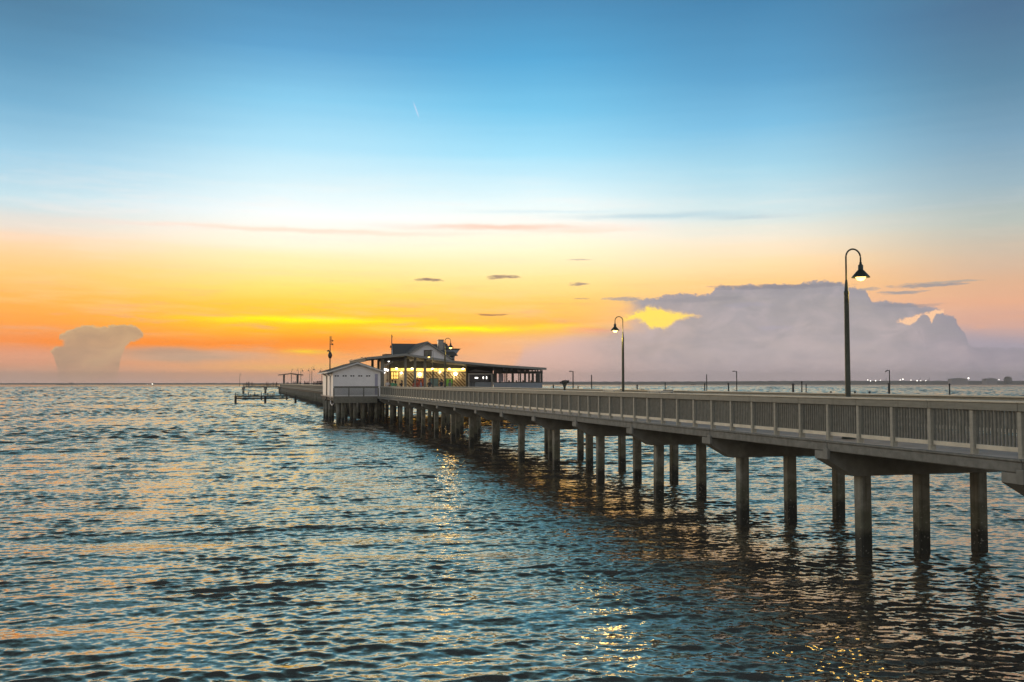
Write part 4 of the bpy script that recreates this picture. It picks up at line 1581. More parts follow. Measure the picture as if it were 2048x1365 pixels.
q.prism([(XW(885), ZW(885, 722)), (XW(909), ZW(909, 722)), (XW(909.3), ZW(909, 713.5)), (XW(919.5), ZW(919, 699.5)), (XW(885), ZW(885, 699))], 'y', TW, TW + 6)
q.build('wing', M['bluewall'], rest, off=OFF)
q = MB()
q.prism([(XW(885), ZW(885, 699) + 0.002), (XW(919.5), ZW(919, 699.5) + 0.002), (XW(921.5), ZW(919, 697.8)), (XW(885), ZW(885, 697))], 'y', TW - 0.15, TW + 6.1)
q.build('wing_roof', M['shingle'], rest, off=OFF)
q = MB()
q.prism([(XW(893), ZW(893, 713)), (XW(909), ZW(909, 713.6)), (XW(912), ZW(912, 709)), (XW(893), ZW(893, 709))], 'y', TW - 0.04, TW - 0.002)
q.build('wing_trim', M['soffit'], rest, off=OFF)
q = MB()
pa, pb = p_at(881, 108.5), p_at(909, 108.5)
q.prism([(pa, z_at(720, pa, 108.5)), (pb, z_at(724, pb, 108.5)), (pb, z_at(721.8, pb, 108.5)), (pa, z_at(717.5, pa, 108.5))], 'y', 108.4, 108.6)
q.build('eave_trim', M['trim'], rest, off=OFF)
for x0, x1, y0, y1, mm in ((876.5, 887.3, 680, 701, 'steel'), (887.6, 891.3, 686, 703, 'steel'), (892, 894, 688.5, 700, 'mast')):
    q = MB()
    tt = 111.6
    pa, pb = p_at(x0, tt), p_at(x1, tt)
    q.cbox(pa, pb, tt, tt + (pb - pa), z_at(y1, pa, tt), z_at(y0, pa, tt), 0.03)
    q.cbox(pa - 0.04, pb + 0.04, tt - 0.04, tt + (pb - pa) + 0.04, z_at(y0, pa, tt) - 0.10, z_at(y0, pa, tt) - 0.001 + 0.03, 0.02)
    q.build('flue', M[mm], rest, off=OFF)
q = MB()
tt = 113.0
pp = p_at(783.3, tt)
zt = lambda y: z_at(y, pp, tt)
q.tube([(pp, tt, zt(712)), (pp, tt, zt(670))], [0.06, 0.045], 6)
q.tube([(pp, tt, zt(676)), (pp + 0.12, tt, zt(673))], 0.03, 5)
q.lathe([(0, zt(697)), (0.07, zt(696)), (0.07, zt(692)), (0, zt(691))], cx=pp - 0.14, cy=tt, seg=8)
q.tube([(pp, tt, zt(694)), (pp - 0.14, tt, zt(694))], 0.02, 5)
q.build('antenna', M['mast'], rest, off=OFF)

# ------------------------------------------------------------------ pier beyond the restaurant, cross walkway, dock, shelter
FT0, FT1 = 118.0, 392.0
fp = thing('pier', 'distant stretch of the pier running on beyond the white shed to the shelter', 'pier', P_NEAR, FT0, 0)
OFF = (P_NEAR, FT0, 0)
q = MB()
q.box(P_NEAR + 0.1, P_FAR, FT0, FT1, Z_DECK - 0.2, Z_DECK)
q.build('deck', M['deck'], fp, off=OFF)
q = MB()
q.box(P_NEAR - 0.05, P_NEAR + 0.098, FT0, FT1, Z_FASC + 0.05, Z_DECK + 0.01)
q.build('edge_beam', M['edge'], fp, off=OFF)
q = MB()
q.box(P_NEAR + 0.3, P_FAR - 0.3, FT0, FT1, Z_FASC - 0.35, Z_DECK - 0.21)
q.build('floor_joist', M['dark_wood'], fp, off=OFF)
ps = None
k = 0
while FT0 + 2 + k * 4.2 < FT1:
    y = FT0 + 2 + k * 4.2
    if ps is None:
        q = MB()
        q.lathe([(0.22, -1.5), (0.22, Z_FASC - 0.36)], seg=8)
        ps = q.build('pile', M['pile'], fp, smooth=True)
        o = ps
    else:
        o = inst(ps, fp, (0, 0, 0))
    o.location = (0.4, y - FT0, 0)
    k += 1
q = MB()
k = 0
while FT0 + 3.5 + k * 4.2 < FT1:
    for pp in (16.0, 18.3):
        q.lathe([(0.22, -1.5), (0.22, Z_FASC - 0.36)], cx=pp, cy=FT0 + 3.5 + k * 4.2, seg=6)
    k += 1
o = q.build('pile', M['pile'], fp, off=OFF)
o['kind'] = 'stuff'


def simple_rail(name, label, p0, t0, p1, t1, spacing=3.0, cap='cap_board', bal=0.13, body=None):
    root = thing(name, label, 'railing', p0, t0, Z_DECK)
    L = math.hypot(p1 - p0, t1 - t0)
    ux, uy = (p1 - p0) / L, (t1 - t0) / L
    h = Z_RAIL - Z_DECK

    def bar(m, s0, s1, wd, z0, z1):
        nx, ny = -uy * wd, ux * wd
        a, b = (ux * s0, uy * s0), (ux * s1, uy * s1)
        vs = [(a[0] - nx, a[1] - ny, z0), (b[0] - nx, b[1] - ny, z0), (b[0] + nx, b[1] + ny, z0), (a[0] + nx, a[1] + ny, z0)]
        vs += [(x, y, z1) for x, y, _ in vs]
        m.add(vs, [(0, 3, 2, 1), (4, 5, 6, 7), (0, 1, 5, 4), (1, 2, 6, 5), (2, 3, 7, 6), (3, 0, 4, 7)])
    m = MB()
    bar(m, 0, L, 0.13, h - 0.05, h)
    m.build('cap_board', M[cap], root)
    m = MB()
    bar(m, 0, L, 0.05, h - 0.2, h - 0.053)
    bar(m, 0, L, 0.04, 0.12, 0.22)
    m.build('rail_bar', M[body or 'rail'], root)
    m = MB()
    s = bal
    while s < L - bal:
        bar(m, s - 0.03, s + 0.03, 0.02, 0.2, h - 0.19)
        s += bal
    m.build('baluster_panel', M[body or 'baluster'], root)
    m = MB()
    m.cbox(-0.07, 0.07, -0.07, 0.07, -0.05, h - 0.055, 0.01)
    src = m.build('post', M['rail'], root)
    n = int(L / spacing)
    for i in range(1, n + 1):
        inst(src, root, (ux * i * spacing, uy * i * spacing, 0))
    return root


simple_rail('pier_railing', 'distant pale topped railing along the open side of the pier past the shed', P_NEAR + 0.15, FT0, P_NEAR + 0.15, 383.0)
simple_rail('pier_railing', 'distant dark railing behind the strollers on the pier past the shed', P_FAR - 0.15, FT0 + 18, P_FAR - 0.15, FT1)

XT = p_at(486, 382)
cw = thing('cross_walkway', 'narrow cross walkway on tall piles ending under a lone lamp', 'walkway', XT, 382, 0)
OFF = (XT, 382, 0)
q = MB()
q.box(XT, P_NEAR - 0.06, 380, 385, Z_DECK - 0.35, Z_DECK)
q.build('deck', M['dark_wood'], cw, off=OFF)
for x in (487.5, 531.5, 560):
    q = MB()
    pp = p_at(x, 380.3)
    q.lathe([(0.42, -1.5), (0.42, 1.6), (0.62, 2.0), (0.62, Z_DECK - 0.36)], cx=pp, cy=380.6, seg=8)
    q.build('pile', M['pile'], cw, off=OFF)
simple_rail('walkway_railing', 'dark railing along the cross walkway behind the boat dock', XT + 0.1, 380.15, P_NEAR - 0.3, 380.15, 2.0, 'dark_wood', body='dark_wood')

# low boat dock
TDk = 208.0
pd0, pd1 = p_at(471, TDk), p_at(576, TDk)
dk = thing('boat_dock', 'low skeletal boat dock with thin uprights standing off the pier', 'dock', pd0, TDk, 0)
OFF = (pd0, TDk, 0)
ZK = lambda y: z_at(y, pd0 + 5, TDk)
q = MB()
q.box(pd0, pd1, TDk, TDk + 1.2, ZK(794.3), ZK(791.3))
q.build('deck', M['dark_wood'], dk, off=OFF)
q = MB()
q.box(pd0, pd1 + 0.2, TDk + 0.1, TDk + 0.35, ZK(798.4), ZK(795.3))
q.build('lower_beam', M['dark_wood'], dk, off=OFF)
q = MB()
q.box(pd1 + 0.21, p_at(592, TDk) + 0.2, TDk + 0.1, TDk + 0.4, ZK(796.6), ZK(794.4))
q.build('gangway_beam', M['dark_wood'], dk, off=OFF)
for x, yb, w_ in ((472.0, 809, 0.24), (531.5, 809, 0.24), (592, 809, 0.24), (524, 801, 0.17), (574.5, 801, 0.17)):
    q = MB()
    pp = p_at(x, TDk)
    q.lathe([(w_, -1.2 if yb > 805 else ZK(yb)), (w_, ZK(791.8))], cx=pp, cy=TDk + 0.6, seg=8)
    q.build('pile', M['dark_wood'], dk, off=OFF, smooth=True)
for x, yt in ((471.2, 786), (497.5, 785), (501, 788), (510.5, 785), (516.8, 788.5), (523.5, 785), (536.7, 786), (546.5, 788), (549, 785), (561.5, 785.5), (574.2, 785)):
    q = MB()
    pp = p_at(x, TDk)
    q.tube([(pp, TDk + 0.7, ZK(793.5)), (pp, TDk + 0.7, ZK(yt))], 0.09, 6)
    q.build('upright', M['dark_wood'], dk, off=OFF)

# open shelter
TS = 372.0
pa, pb = p_at(557.5, TS), p_at(607, TS)
pm2 = p_at(583, TS)
sh = thing('shelter', 'flat roofed open shelter on thick posts at the distant end of the pier', 'shelter', pa, TS, Z_DECK)
OFF = (pa, TS, Z_DECK)
q = MB()
zA, zB, zP = z_at(750.6, pa, TS), z_at(750.6, pb, TS), z_at(748.0, pm2, TS)
q.prism([(pa, zA - 0.1), (pm2, zP - 0.12), (pb, zB - 0.1), (pb, zB + 0.18), (pm2, zP + 0.25), (pa, zA + 0.18)], 'y', TS, TS + 8)
q.build('roof', M['shingle'], sh, off=OFF)
for x, w_, dt in ((568.3, 0.34, 1), (594.5, 0.2, 1), (596.5, 0.2, 6), (583.0, 0.12, 5)):
    q = MB()
    pp = p_at(x, TS + dt)
    q.box(pp - w_, pp + w_, TS + dt - w_, TS + dt + w_, Z_DECK, zA - 0.02 + (zP - zA) * 0.3)
    q.build('post', M['soffit'], sh, off=OFF)

# ------------------------------------------------------------------ deck furniture
tt = t_at(1129, 18.5)
ts = thing('telescope', 'dark coin operated viewing telescope on a pedestal at the railing', 'telescope', 18.5, tt, Z_DECK)
a = MB()
a.lathe([(0.16, 0), (0.16, 0.04), (0.07, 0.1), (0.06, 1.1), (0.085, 1.16), (0.085, 1.24), (0.0, 1.24)], seg=14)
a.build('pedestal', M['lamp_metal'], ts, smooth=True)
a = MB()
a.tube([(-0.30, 0, 1.41), (-0.24, 0, 1.415), (-0.1, 0, 1.42)], [0.05, 0.06, 0.09], 12)
a.tube([(-0.13, 0, 1.42), (0.12, 0, 1.45)], [0.115, 0.115], 14)
a.tube([(0.12, 0, 1.45), (0.28, 0, 1.475)], [0.085, 0.075], 12)
a.build('barrel', M['mast'], ts, smooth=True)
a = MB()
a.prism([(-0.15, 1.35), (-0.08, 1.22), (0.09, 1.22), (0.14, 1.37)], 'y', -0.07, 0.07)
a.build('coin_box', M['lamp_metal'], ts)
for x, lb in ((1227, 'pale topped fish cleaning table by the foot of the lamp post'), (1320, 'pale topped fish cleaning table with a dark end by the distant railing')):
    p_ = 18.2
    tt = t_at(x, p_)
    tb = thing('cleaning_table', lb, 'table', p_, tt, Z_DECK)
    a = MB()
    a.cbox(-0.3, 0.3, -0.75, 0.75, 0.985, 1.03, 0.01)
    a.build('tabletop', M['bench'], tb)
    lg = None
    for sx in (-0.24, 0.24):
        for sy in (-0.66, 0.66):
            a = MB()
            a.box(sx - 0.04, sx + 0.04, sy - 0.04, sy + 0.04, 0, 0.984)
            a.build('leg', M['rail'], tb)
    a = MB()
    a.cbox(0.22, 0.29, -0.74, -0.3 if x < 1300 else 0.2, 1.031, 1.08, 0.01)
    a.build('splash_board', M['mast'], tb)


def bench(p, t, label):
    b = thing('bench', label, 'bench', p, t, Z_DECK, 'benches on the pier deck')
    a = MB()
    for i in range(4):
        a.cbox(-0.2 + i * 0.105, -0.11 + i * 0.105, -0.8, 0.8, 0.42, 0.455, 0.006)
    a.build('seat', M['bench'], b)
    for sy in (-0.65, 0.65):
        a = MB()
        a.box(-0.18, -0.1, sy - 0.04, sy + 0.04, 0, 0.419)
        a.box(0.1, 0.18, sy - 0.04, sy + 0.04, 0, 0.419)
        a.box(-0.18, 0.18, sy - 0.035, sy + 0.035, 0.3, 0.36)
        a.build('leg_frame', M['rail'], b)
    return b


bench(17.9, 23.2, 'pale slatted bench on the deck close to the tallest lamp')
bench(17.9, 31.5, 'pale slatted bench on the deck further along behind the railing')

# ------------------------------------------------------------------ people
def person_mesh(name, shirt, pose=0, long_hair=False):
    """one skinned body; pose 0 standing, arms down; 1 elbows bent forward; 2 one arm raised to the face, weight on one leg"""
    V = {}
    E = []
    R_ = {}

    def v(k, co, r):
        V[k] = (len(V), co)
        R_[k] = r

    def e(a, b):
        E.append((V[a][0], V[b][0]))
    lean = {0: 0.0, 1: 0.05, 2: -0.02}[pose]
    v('pel', (0, 0, 0.95), (0.15, 0.11))
    v('waist', (0, lean * 0.4, 1.10), (0.135, 0.10))
    v('chest', (0, lean, 1.30), (0.165, 0.115))
    v('neck', (0, lean * 1.2, 1.47), (0.055, 0.055))
    v('head0', (0, lean * 1.4 + 0.01, 1.56), (0.072, 0.082))
    v('head1', (0, lean * 1.5 + 0.015, 1.66), (0.078, 0.095))
    v('head2', (0, lean * 1.5 + 0.01, 1.735), (0.05, 0.06))
    for a, b in (('pel', 'waist'), ('waist', 'chest'), ('chest', 'neck'), ('neck', 'head0'), ('head0', 'head1'), ('head1', 'head2')):
        e(a, b)
    # nose
    for s, nm in ((-1, 'a'), (1, 'b')):
        v('sh' + nm, (s * 0.185, lean, 1.40), (0.065, 0.06))
        e('chest', 'sh' + nm)
        if pose == 1:
            el, wr, hd = (s * 0.25, lean - 0.02, 1.12), (s * 0.17, lean + 0.22, 1.10), (s * 0.13, lean + 0.31, 1.13)
        elif pose == 2 and s > 0:
            el, wr, hd = (s * 0.26, lean + 0.10, 1.18), (s * 0.12, lean + 0.20, 1.40), (s * 0.08, lean + 0.17, 1.50)
        else:
            el, wr, hd = (s * 0.24, lean - 0.03, 1.12), (s * 0.255, lean + 0.03, 0.87), (s * 0.25, lean + 0.05, 0.78)
        v('el' + nm, el, (0.047, 0.047))
        v('wr' + nm, wr, (0.034, 0.034))
        v('hd' + nm, hd, (0.04, 0.024))
        e('sh' + nm, 'el' + nm)
        e('el' + nm, 'wr' + nm)
        e('wr' + nm, 'hd' + nm)
        st = 0.06 * s if pose == 2 else 0.0
        v('hip' + nm, (s * 0.095, 0, 0.86), (0.095, 0.10))
        v('kn' + nm, (s * 0.10, 0.02 + st, 0.48), (0.06, 0.065))
        v('an' + nm, (s * 0.105, -0.01 + st, 0.09), (0.042, 0.045))
        v('toe' + nm, (s * 0.12, 0.14 + st, 0.035), (0.042, 0.03))
        e('pel', 'hip' + nm)
        e('hip' + nm, 'kn' + nm)
        e('kn' + nm, 'an' + nm)
        e('an' + nm, 'toe' + nm)
    me = bpy.data.meshes.new(name)
    me.from_pydata([c for _, c in V.values()], E, [])
    o = bpy.data.objects.new(name, me)
    col.objects.link(o)
    md = o.modifiers.new('skin', 'SKIN')
    for k, (i, c) in V.items():
        me.skin_vertices[0].data[i].radius = R_[k]
    me.skin_vertices[0].data[0].use_root = True
    ss = o.modifiers.new('sub', 'SUBSURF')
    ss.levels = 1
    ss.render_levels = 1
    dg = bpy.context.evaluated_depsgraph_get()
    dg.update()
    out = bpy.data.meshes.new_from_object(o.evaluated_get(dg))
    bpy.data.objects.remove(o)
    bpy.data.meshes.remove(me)
    out.materials.clear()
    for mm in (M['skin'], M[shirt], M['trousers']):
        out.materials.append(mm)
    for p in out.polygons:
        c = p.center
        if c.z > 1.46 or (abs(c.x) > 0.2 and c.z < 1.2) or (pose == 1 and c.y > 0.15 and c.z > 1.0) or (pose == 2 and c.x > 0.03 and c.y > 0.14 and c.z > 1.2):
            p.material_index = 0
        elif c.z > 0.93:
            p.material_index = 1
        else:
            p.material_index = 2
        p.use_smooth = True
    hm = MB()
    zlow = 1.40 if long_hair else 1.60
    yc = lean * 1.5 - 0.012
    prof = [(0.0, 1.79), (0.05, 1.782), (0.088, 1.745), (0.105, 1.69), (0.102, 1.64), (0.085, zlow)]
    vs, fs = [], []
    seg = 14
    for r, z in prof:
        for k in range(seg):
            a = 2 * math.pi * k / seg
            yy = math.sin(a) * r * 1.12
            zz = z
            if math.sin(a) > 0.3 and z < 1.70:
                zz = 1.70 - (1.70 - z) * 0.12
                yy *= 0.98
            vs.append((math.cos(a) * r, yc + yy, zz))
    for i in range(len(prof) - 1):
        for k in range(seg):
            j = (k + 1) % seg
            fs.append((i * seg + k, i * seg + j, (i + 1) * seg + j, (i + 1) * seg + k))
    hm.add(vs, fs)
    return out, hm


PM = {}


def person(p, t, label, shirt, pose, yaw, group=None, lh=False, scale=1.0, z=None):
    key = (shirt, pose, lh)
    r = thing('person', label, 'person', p, t, Z_DECK if z is None else z, group, yaw)
    r.scale = (scale,) * 3
    if key not in PM:
        me, hm = person_mesh('body', shirt, pose, lh)
        hb = hm.build('hair', M['hair'], None, smooth=True)
        hmesh = hb.data
        bpy.data.objects.remove(hb)
        PM[key] = (me, hmesh)
    me, hmesh = PM[key]
    b = bpy.data.objects.new('body', me)
    col.objects.link(b)
    b.parent = r
    h = bpy.data.objects.new('hair', hmesh)
    col.objects.link(h)
    h.parent = r
    return r


for x, tt, sh_, po, yaw, lh, sc_, txt in [
    (775.5, 101.8, 'shirt_white', 1, 2.6, False, 0.99, 'person in a white shirt standing at the shed end of the porch'),
    (785.0, 101.4, 'shirt_green', 0, 0.4, False, 0.96, 'person in a green shirt beside the lit paned window'),
    (790.5, 102.3, 'shirt_green', 1, -0.9, True, 0.93, 'person with long hair and green top next to the other green shirt'),
    (803.0, 101.6, 'shirt_dark', 2, 1.8, True, 0.95, 'person in dark clothes just before the first slim porch post'),
    (826.5, 102.2, 'shirt_red', 1, -1.5, True, 0.94, 'person with long hair and reddish top leaning in at the hatch'),
    (835.5, 103.0, 'shirt_red', 0, 0.3, False, 0.99, 'person in a red shirt in the middle of the group at the hatch'),
    (842.8, 102.0, 'shirt_blue', 1, 1.4, False, 0.97, 'person in a pale blue shirt facing the group at the hatch'),
    (859.0, 101.5, 'shirt_dark', 0, 2.9, False, 1.0, 'person in dark clothes before the blue board'),
    (883.0, 103.0, 'shirt_dark', 0, 0.2, False, 1.02, 'person in dark clothes between the two boards by a lamp post'),
    (900.0, 101.5, 'shirt_grey', 0, 3.0, True, 0.97, 'person with long hair and grey top before the green board'),
]:
    person(p_at(x, tt), tt, txt, sh_, po, yaw, 'people on the porch', lh, sc_)
for x, tt, sh_, po, yaw, txt in [
    (1019, 110, 'shirt_dark', 1, 1.2, 'diner silhouetted in the first wide opening of the dining room'),
    (1032, 111, 'shirt_grey', 1, -1.2, 'diner silhouetted in the second wide opening of the dining room'),
    (1046, 109, 'shirt_dark', 0, 0.5, 'diner silhouetted past the middle posts of the dining room'),
    (1063, 112, 'shirt_grey', 1, 2.0, 'diner silhouetted by the narrow openings near the end of the dining room'),
]:
    person(p_at(x, tt), tt, txt, sh_, po, yaw, 'diners in the open dining room', False, 0.96)
# strollers on the distant pier and the cross walkway: nothing tells them apart
kinds = [('shirt_dark', 0, False), ('shirt_grey', 1, False), ('shirt_dark', 2, True), ('shirt_grey', 0, True)]
for x in (612.5, 614.8, 617, 627.5, 629.5, 632, 634, 636.2, 638.3, 640.2, 641.8, 643.6, 645):
    p_ = random.uniform(14.6, 17.2)
    k_ = random.choice(kinds)
    person(p_, t_at(x, p_), 'small dark figure strolling on the pier beyond the white shed', k_[0], k_[1], random.uniform(0, 6), 'strollers beyond the shed', k_[2], random.uniform(0.95, 1.06))
for x in (563, 574, 576.5, 586.5, 589, 592, 600.5, 609.5):
    p_ = random.uniform(14.6, 17.2)
    k_ = random.choice(kinds)
    person(p_, min(t_at(x, p_), 388), 'tiny dark figure on the pier around the open shelter', k_[0], k_[1], random.uniform(0, 6), 'people by the shelter', k_[2], random.uniform(0.95, 1.1))
for x in (493.7, 497.3, 498.6, 504.5, 533.7, 536.8, 547, 553.5):
    tt = random.uniform(381, 384)
    k_ = random.choice(kinds)
    person(p_at(x, tt), tt, 'tiny dark figure leaning on the cross walkway railing', k_[0], k_[1], random.uniform(0, 6), 'people on the cross walkway', k_[2], random.uniform(0.98, 1.12))

# ------------------------------------------------------------------ things standing in the open water beyond the pier
def wx(x, dep):
    return (x - 1024.0) / FPX * dep


def wz(y, dep):
    return CAMZ + (HOR - y) / FPX * dep


def mooring(x, ytop, wpx, dep, label, cap=None, arm=0):
    o = wthing('lamp_post' if arm else 'mooring_post', label, 'lamp post' if arm else 'mooring post', wx(x, dep), dep, 0,
               'lamp posts in the water beyond the pier' if arm else 'mooring posts beyond the pier')
    h = wz(ytop, dep)
    r = wpx * 0.5 * dep / FPX
    q = MB()
    q.lathe([(r * 1.05, -1.5), (r, h * 0.6), (r * 0.92, h - r * 0.3), (0, h)], seg=8)
    q.build('shaft', M['dark_wood'], o, smooth=True)
    if arm:
        q = MB()
        q.tube([(r * 0.5, 0, h - 0.12), (-0.35, 0, h - 0.06)], 0.06, 6)
        q.build('arm', M['mast'], o)
        q = MB()
        q.prism([(-0.30, h - 0.12), (-0.75, h - 0.38 if arm == 2 else h - 0.14), (-0.72, h - 0.18 if arm == 2 else h + 0.02), (-0.28, h + 0.04)], 'y', -0.12, 0.12)
        q.build('lamp_head', M['mast'], o)
    elif cap:
        q = MB()
        q.lathe([(r * 1.5, h - 0.12), (r * 1.5, h + 0.03), (r * 0.4, h + 0.16), (0, h + 0.17)], seg=8)
        q.build('pile_cap', M['mast'], o)
    return o


D_ = 170.0
mooring(1146, 742.5, 2.2, D_, 'thin lamp post in the water just beyond the telescope', arm=1)
mooring(1473, 742.5, 2.0, D_, 'thin lamp post in the water beneath the broad flank of the big cloud', arm=1)
mooring(1778.5, 740.5, 2.2, D_, 'thin lamp post with a drooping head past the tallest glowing lamp', arm=2)
mooring(1183, 750, 2.2, D_, 'slim tall mooring post between the telescope and the unlit gooseneck lamp')
mooring(1413, 749, 2.0, D_, 'slim tall mooring post close by the small moored boat')
mooring(1330, 765, 2.0, D_, 'plain mooring post standing alone behind the cleaning table', )
mooring(1106.5, 770, 3.0, D_, 'stubby mooring post just past the end of the dining room')
mooring(1156, 772, 2.4, D_, 'stubby mooring post beside the thin lamp post near the telescope')
mooring(1274, 771.5, 2.6, D_, 'stubby capped mooring post just beyond the gooseneck lamp', cap=True)
mooring(1409, 768.5, 2.4, D_, 'short post leaning against the slim tall one by the moored boat', cap=True)
mooring(1456.5, 768, 3.0, D_, 'short mooring post next to the lamp post under the cloud flank', cap=True)
mooring(1585.5, 769, 4.6, D_, 'thick squat mooring post, stoutest of the row', cap=True)
mooring(1603, 764.5, 2.6, D_, 'taller of two thin posts next to the stout squat one', cap=True)
mooring(1611.5, 768, 2.2, D_, 'shorter of two thin posts next to the stout squat one')
mooring(1777, 768, 4.2, D_ - 3, 'thick short post in front of the drooping lamp post', cap=True)
mooring(1898, 769, 3.0, D_, 'lone capped post far along beneath the hazy shore', cap=True)
for x in (1661, 1709, 1738):
    mooring(x, 782.6, 4.2, D_ - 30, 'top of a low post barely showing over the railing by the tallest lamp')


def boat(x, dep, L, label, cabin=0.35, hcab=1.0, yaw=0.2, hull='hull', light=None, hh=0.7):
    o = wthing('boat', label, 'boat', wx(x, dep), dep, 0, None, yaw)
    q = MB()
    n = 10
    vs, fs = [], []
    for i in range(n + 1):
        s = i / n
        bw = 0.16 * L * (1 - max(0, (s - 0.45) / 0.55) ** 2.2) * (0.85 + 0.15 * min(1, s * 4))
        xx = (s - 0.5) * L
        zt = hh * (1 + 0.5 * max(0, s - 0.5) ** 2 * 4)
        vs += [(xx, -bw, zt), (xx, -bw * 0.7, -0.3), (xx, bw * 0.7, -0.3), (xx, bw, zt)]
    for i in range(n):
        a = i * 4
        for j in range(3):
            fs.append((a + j, a + j + 1, a + 5 + j, a + 4 + j))
        fs.append((a + 3, a, a + 4, a + 7))
    fs.append((0, 3, 2, 1))
    q.add(vs, fs)
    q.build('hull', M[hull], o)
    q = MB()
    q.prism([(-L * 0.32, hh), (-L * 0.32 + cabin * L, hh), (-L * 0.36 + cabin * L, hh + hcab), (-L * 0.3, hh + hcab)], 'y', -0.1 * L, 0.1 * L)
    q.build('cabin', M[hull], o)
    if light:
        q = MB()
        q.lathe([(0, hh + hcab), (light * 0.7, hh + hcab + light * 0.3), (light, hh + hcab + light), (0, hh + hcab + light * 2)], seg=8)
        q.build('lamp', M['far_light'], o)
    return o


boat(1436, 330, 2.6, 'small dark moored boat low in the water beyond the railing', 0.5, 0.35, 0.1, hh=0.5)
boat(1386, 2000, 11, 'dark boat under way near the horizon below the big cloud', 0.4, 1.6, 0.1, hh=1.6)
boat(134, 2300, 49, 'long low ship on the horizon beneath the small anvil cloud', 0.16, 3.2, math.pi, hh=1.6)
boat(305.5, 1500, 4, 'tiny boat with a bright lamp beside the small anvil cloud', 0.3, 0.8, 0.4, light=0.9)
boat(295, 1800, 4, 'tiny boat with a faint lamp, companion of the brighter one', 0.3, 0.8, 0.1, light=0.4)


# ------------------------------------------------------------------ far shore
def shore(name, x0, x1, dep, hfun, depth=400):
    n = 260
    q = MB()
    vs, fs = [], []
    for i in range(n + 1):
        x = x0 + (x1 - x0) * i / n
        X_ = wx(x, dep)
        hh = max(0.6, hfun(x))
        vs += [(X_, dep, -1.0), (X_, dep + 12, hh * 0.8), (X_, dep + 50, hh), (X_, dep + depth, -1.0)]
    for i in range(n):
        a = i * 4
        for j in range(3):
            fs.append((a + j, a + 4 + j, a + 5 + j, a + 1 + j))
    q.add(vs, fs)
    return q.build(name, M['shore'], None, kind='structure')


def px_h(px, dep):
    return px * dep / FPX


def rough(x, s):
    x = x * 2.0
    return math.sin(x * 0.13 * s) * 0.5 + math.sin(x * 0.37 * s + 1.3) * 0.3 + math.sin(x * 1.1 * s + 0.4) * 0.2


FD = 2500.0
shore('shore', -500, 1010, 2700, lambda x: px_h(2.9 + 0.3 * rough(x, 1), 2700), 150)
shore('shore', 900, 2600, FD, lambda x: px_h(6.0 + 0.5 * rough(x, 1) + (1.8 if x > 1650 else 1.8 * max(0, (x - 1300) / 350)) - 4.5 * max(0, (1020 - x) / 120), FD), 150)


def crane(x, hpx, label, flip=1):
    o = wthing('harbour_crane', label, 'crane', wx(x, FD), FD - 20, 0, 'cranes on the far shore')
    h = px_h(hpx + 8, FD)
    w_ = px_h(1.2, FD)
    q = MB()
    for s in (-1, 1):
        q.tube([(s * w_, 0, 0), (s * w_ * 0.4, 0, h * 0.75)], w_ * 0.22, 5)
    q.tube([(-w_ * 0.8, 0, h * 0.4), (w_ * 0.8, 0, h * 0.4)], w_ * 0.2, 5)
    q.build('tower', M['far_steel'], o)
    q = MB()
    q.tube([(-flip * w_ * 3.0, 0, h * 0.62), (0, 0, h * 0.75), (flip * w_ * 1.2, 0, h)], w_ * 0.25, 5)
    q.build('jib', M['far_steel'], o)
    return o


crane(1766, 8, 'hazy harbour crane closest to the drooping lamp post')
crane(1833, 7, 'hazy harbour crane, taller of the two standing close together')
crane(1851, 5.5, 'hazy harbour crane, shorter of the two standing close together')


def fbuilding(x0, x1, ytop, label, gable=True):
    xm = (x0 + x1) / 2
    o = wthing('harbour_building', label, 'building', wx(xm, FD), FD - 40, 0, 'buildings on the far shore')
    w_ = px_h((x1 - x0) / 2, FD)
    h = px_h(HOR - ytop, FD)
    q = MB()
    q.box(-w_, w_, 0, 20, 0, h * (0.82 if gable else 0.98))
    q.build('wall', M['far_steel'], o)
    q = MB()
    if gable:
        q.prism([(-w_ * 1.25, h * 0.822), (w_ * 1.25, h * 0.822), (0, h)], 'y', -2, 22)
    else:
        q.box(-w_ * 1.05, w_ * 1.05, -1, 21, h * 0.982, h)
    q.build('roof', M['far_steel'], o)
    return o


fbuilding(1888, 1920, 753.2, 'wide hazy harbour hall with a bright flood lamp')
fbuilding(1956, 1978, 753.5, 'low hazy harbour shed past the wide hall')


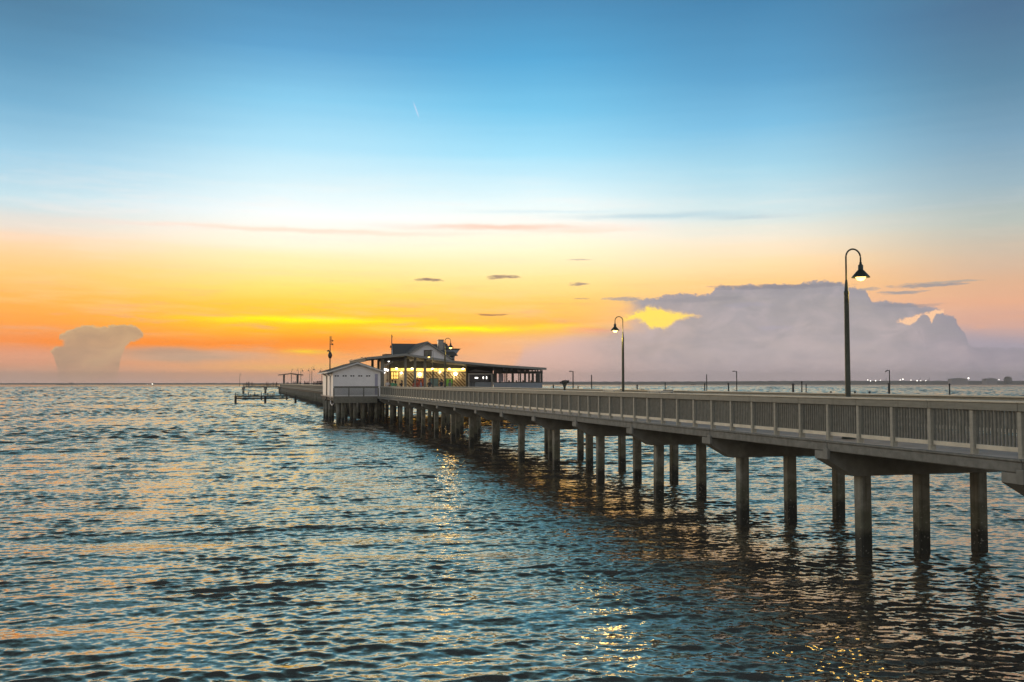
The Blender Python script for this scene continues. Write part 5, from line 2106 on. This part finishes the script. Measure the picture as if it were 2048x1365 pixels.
def ftree(x0, x1, ytop, label):
    xm = (x0 + x1) / 2
    o = wthing('tree', label, 'tree', wx(xm, FD), FD - 60, 0, 'tree clumps on the far shore')
    w_ = px_h((x1 - x0) / 2, FD)
    h = px_h(HOR - ytop, FD)
    rr = random.Random(int(x0))
    q = MB()
    for i in range(900):
        a = rr.uniform(0, 6.283)
        u = rr.random() ** 0.5
        zz = h * (0.22 + 0.74 * rr.random())
        ww = w_ * math.sqrt(max(0.02, 1.0 - ((zz / h - 0.5) / 0.5) ** 2)) * (0.8 + 0.3 * math.sin(i * 0.7))
        c = Vector((ww * u * math.cos(a), 5 + ww * u * math.sin(a), zz))
        s = w_ * rr.uniform(0.08, 0.2)
        n_ = Vector((rr.uniform(-1, 1), rr.uniform(-1, 1), rr.uniform(-1, 1))).normalized()
        b1 = n_.orthogonal().normalized() * s
        b2 = n_.cross(b1).normalized() * s * 0.8
        q.add([c - b1, c - b2, c + b1, c + b2], [(0, 1, 2, 3)])
    q.build('crown', M['shore'], o)
    q = MB()
    q.tube([(0, 5, 0), (0, 5, h * 0.5)], [w_ * 0.12, w_ * 0.06], 6)
    q.build('trunk', M['shore'], o)
    return o


ftree(1985, 2001, 750.5, 'round hazy clump of trees on the far shore')
ftree(2027, 2041, 743.5, 'tall narrow hazy tree near the end of the far shore')


def flood(x, y, rpx, label):
    o = wthing('flood_lamp', label, 'lamp', wx(x, FD), FD - 90, 0, 'lit lamps along the far harbour')
    h = px_h(HOR - y, FD)
    r = px_h(rpx, FD)
    q = MB()
    q.tube([(0, 0, 0), (0, 0, h - r * 0.9)], 0.25, 5)
    q.build('mast', M['far_steel'], o)
    q = MB()
    q.lathe([(0, h - r * 0.8), (r * 0.8, h - r * 0.5), (r, h), (r * 0.7, h + r * 0.5), (0, h + r * 0.7)], seg=8)
    q.build('lamp_head', M['far_light'], o)
    return o


for x, y, r in ((1709.5, 757.5, 1.0), (1714.5, 759, 1.1), (1724.5, 759, 1.1), (1734, 758, 0.8), (1772, 757.5, 0.9), (1777, 756, 1.2), (1792.5, 757.5, 0.9), (1804.5, 758.5, 1.2), (1811.5, 758.5, 0.8), (1821, 758.5, 0.9), (1962, 756.5, 0.8), (2025, 755, 0.9)):
    flood(x, y, r, 'one of the tiny white lamps dotted along the far harbour shore')
flood(1903.5, 754, 1.7, 'brightest harbour lamp, at the roof of the wide hazy hall')['group'] = 'lit lamps along the far harbour'

# ------------------------------------------------------------------ air: a thin even haze over the whole bay
HZ = None
q = MB()
q.box(-3200, 3200, -60, 3000, -2.5, 34.0)
m = bpy.data.materials.new('haze')
m.use_nodes = True
nt = m.node_tree
nt.nodes.clear()
pv = nt.nodes.new('ShaderNodeVolumePrincipled')
pv.inputs['Density'].default_value = 0.00027
pv.inputs['Color'].default_value = (0.94, 0.89, 0.88, 1)
pv.inputs['Anisotropy'].default_value = 0.2
oo = nt.nodes.new('ShaderNodeOutputMaterial')
nt.links.new(pv.outputs[0], oo.inputs['Volume'])
hz = q.build('haze', m, None, kind='stuff')
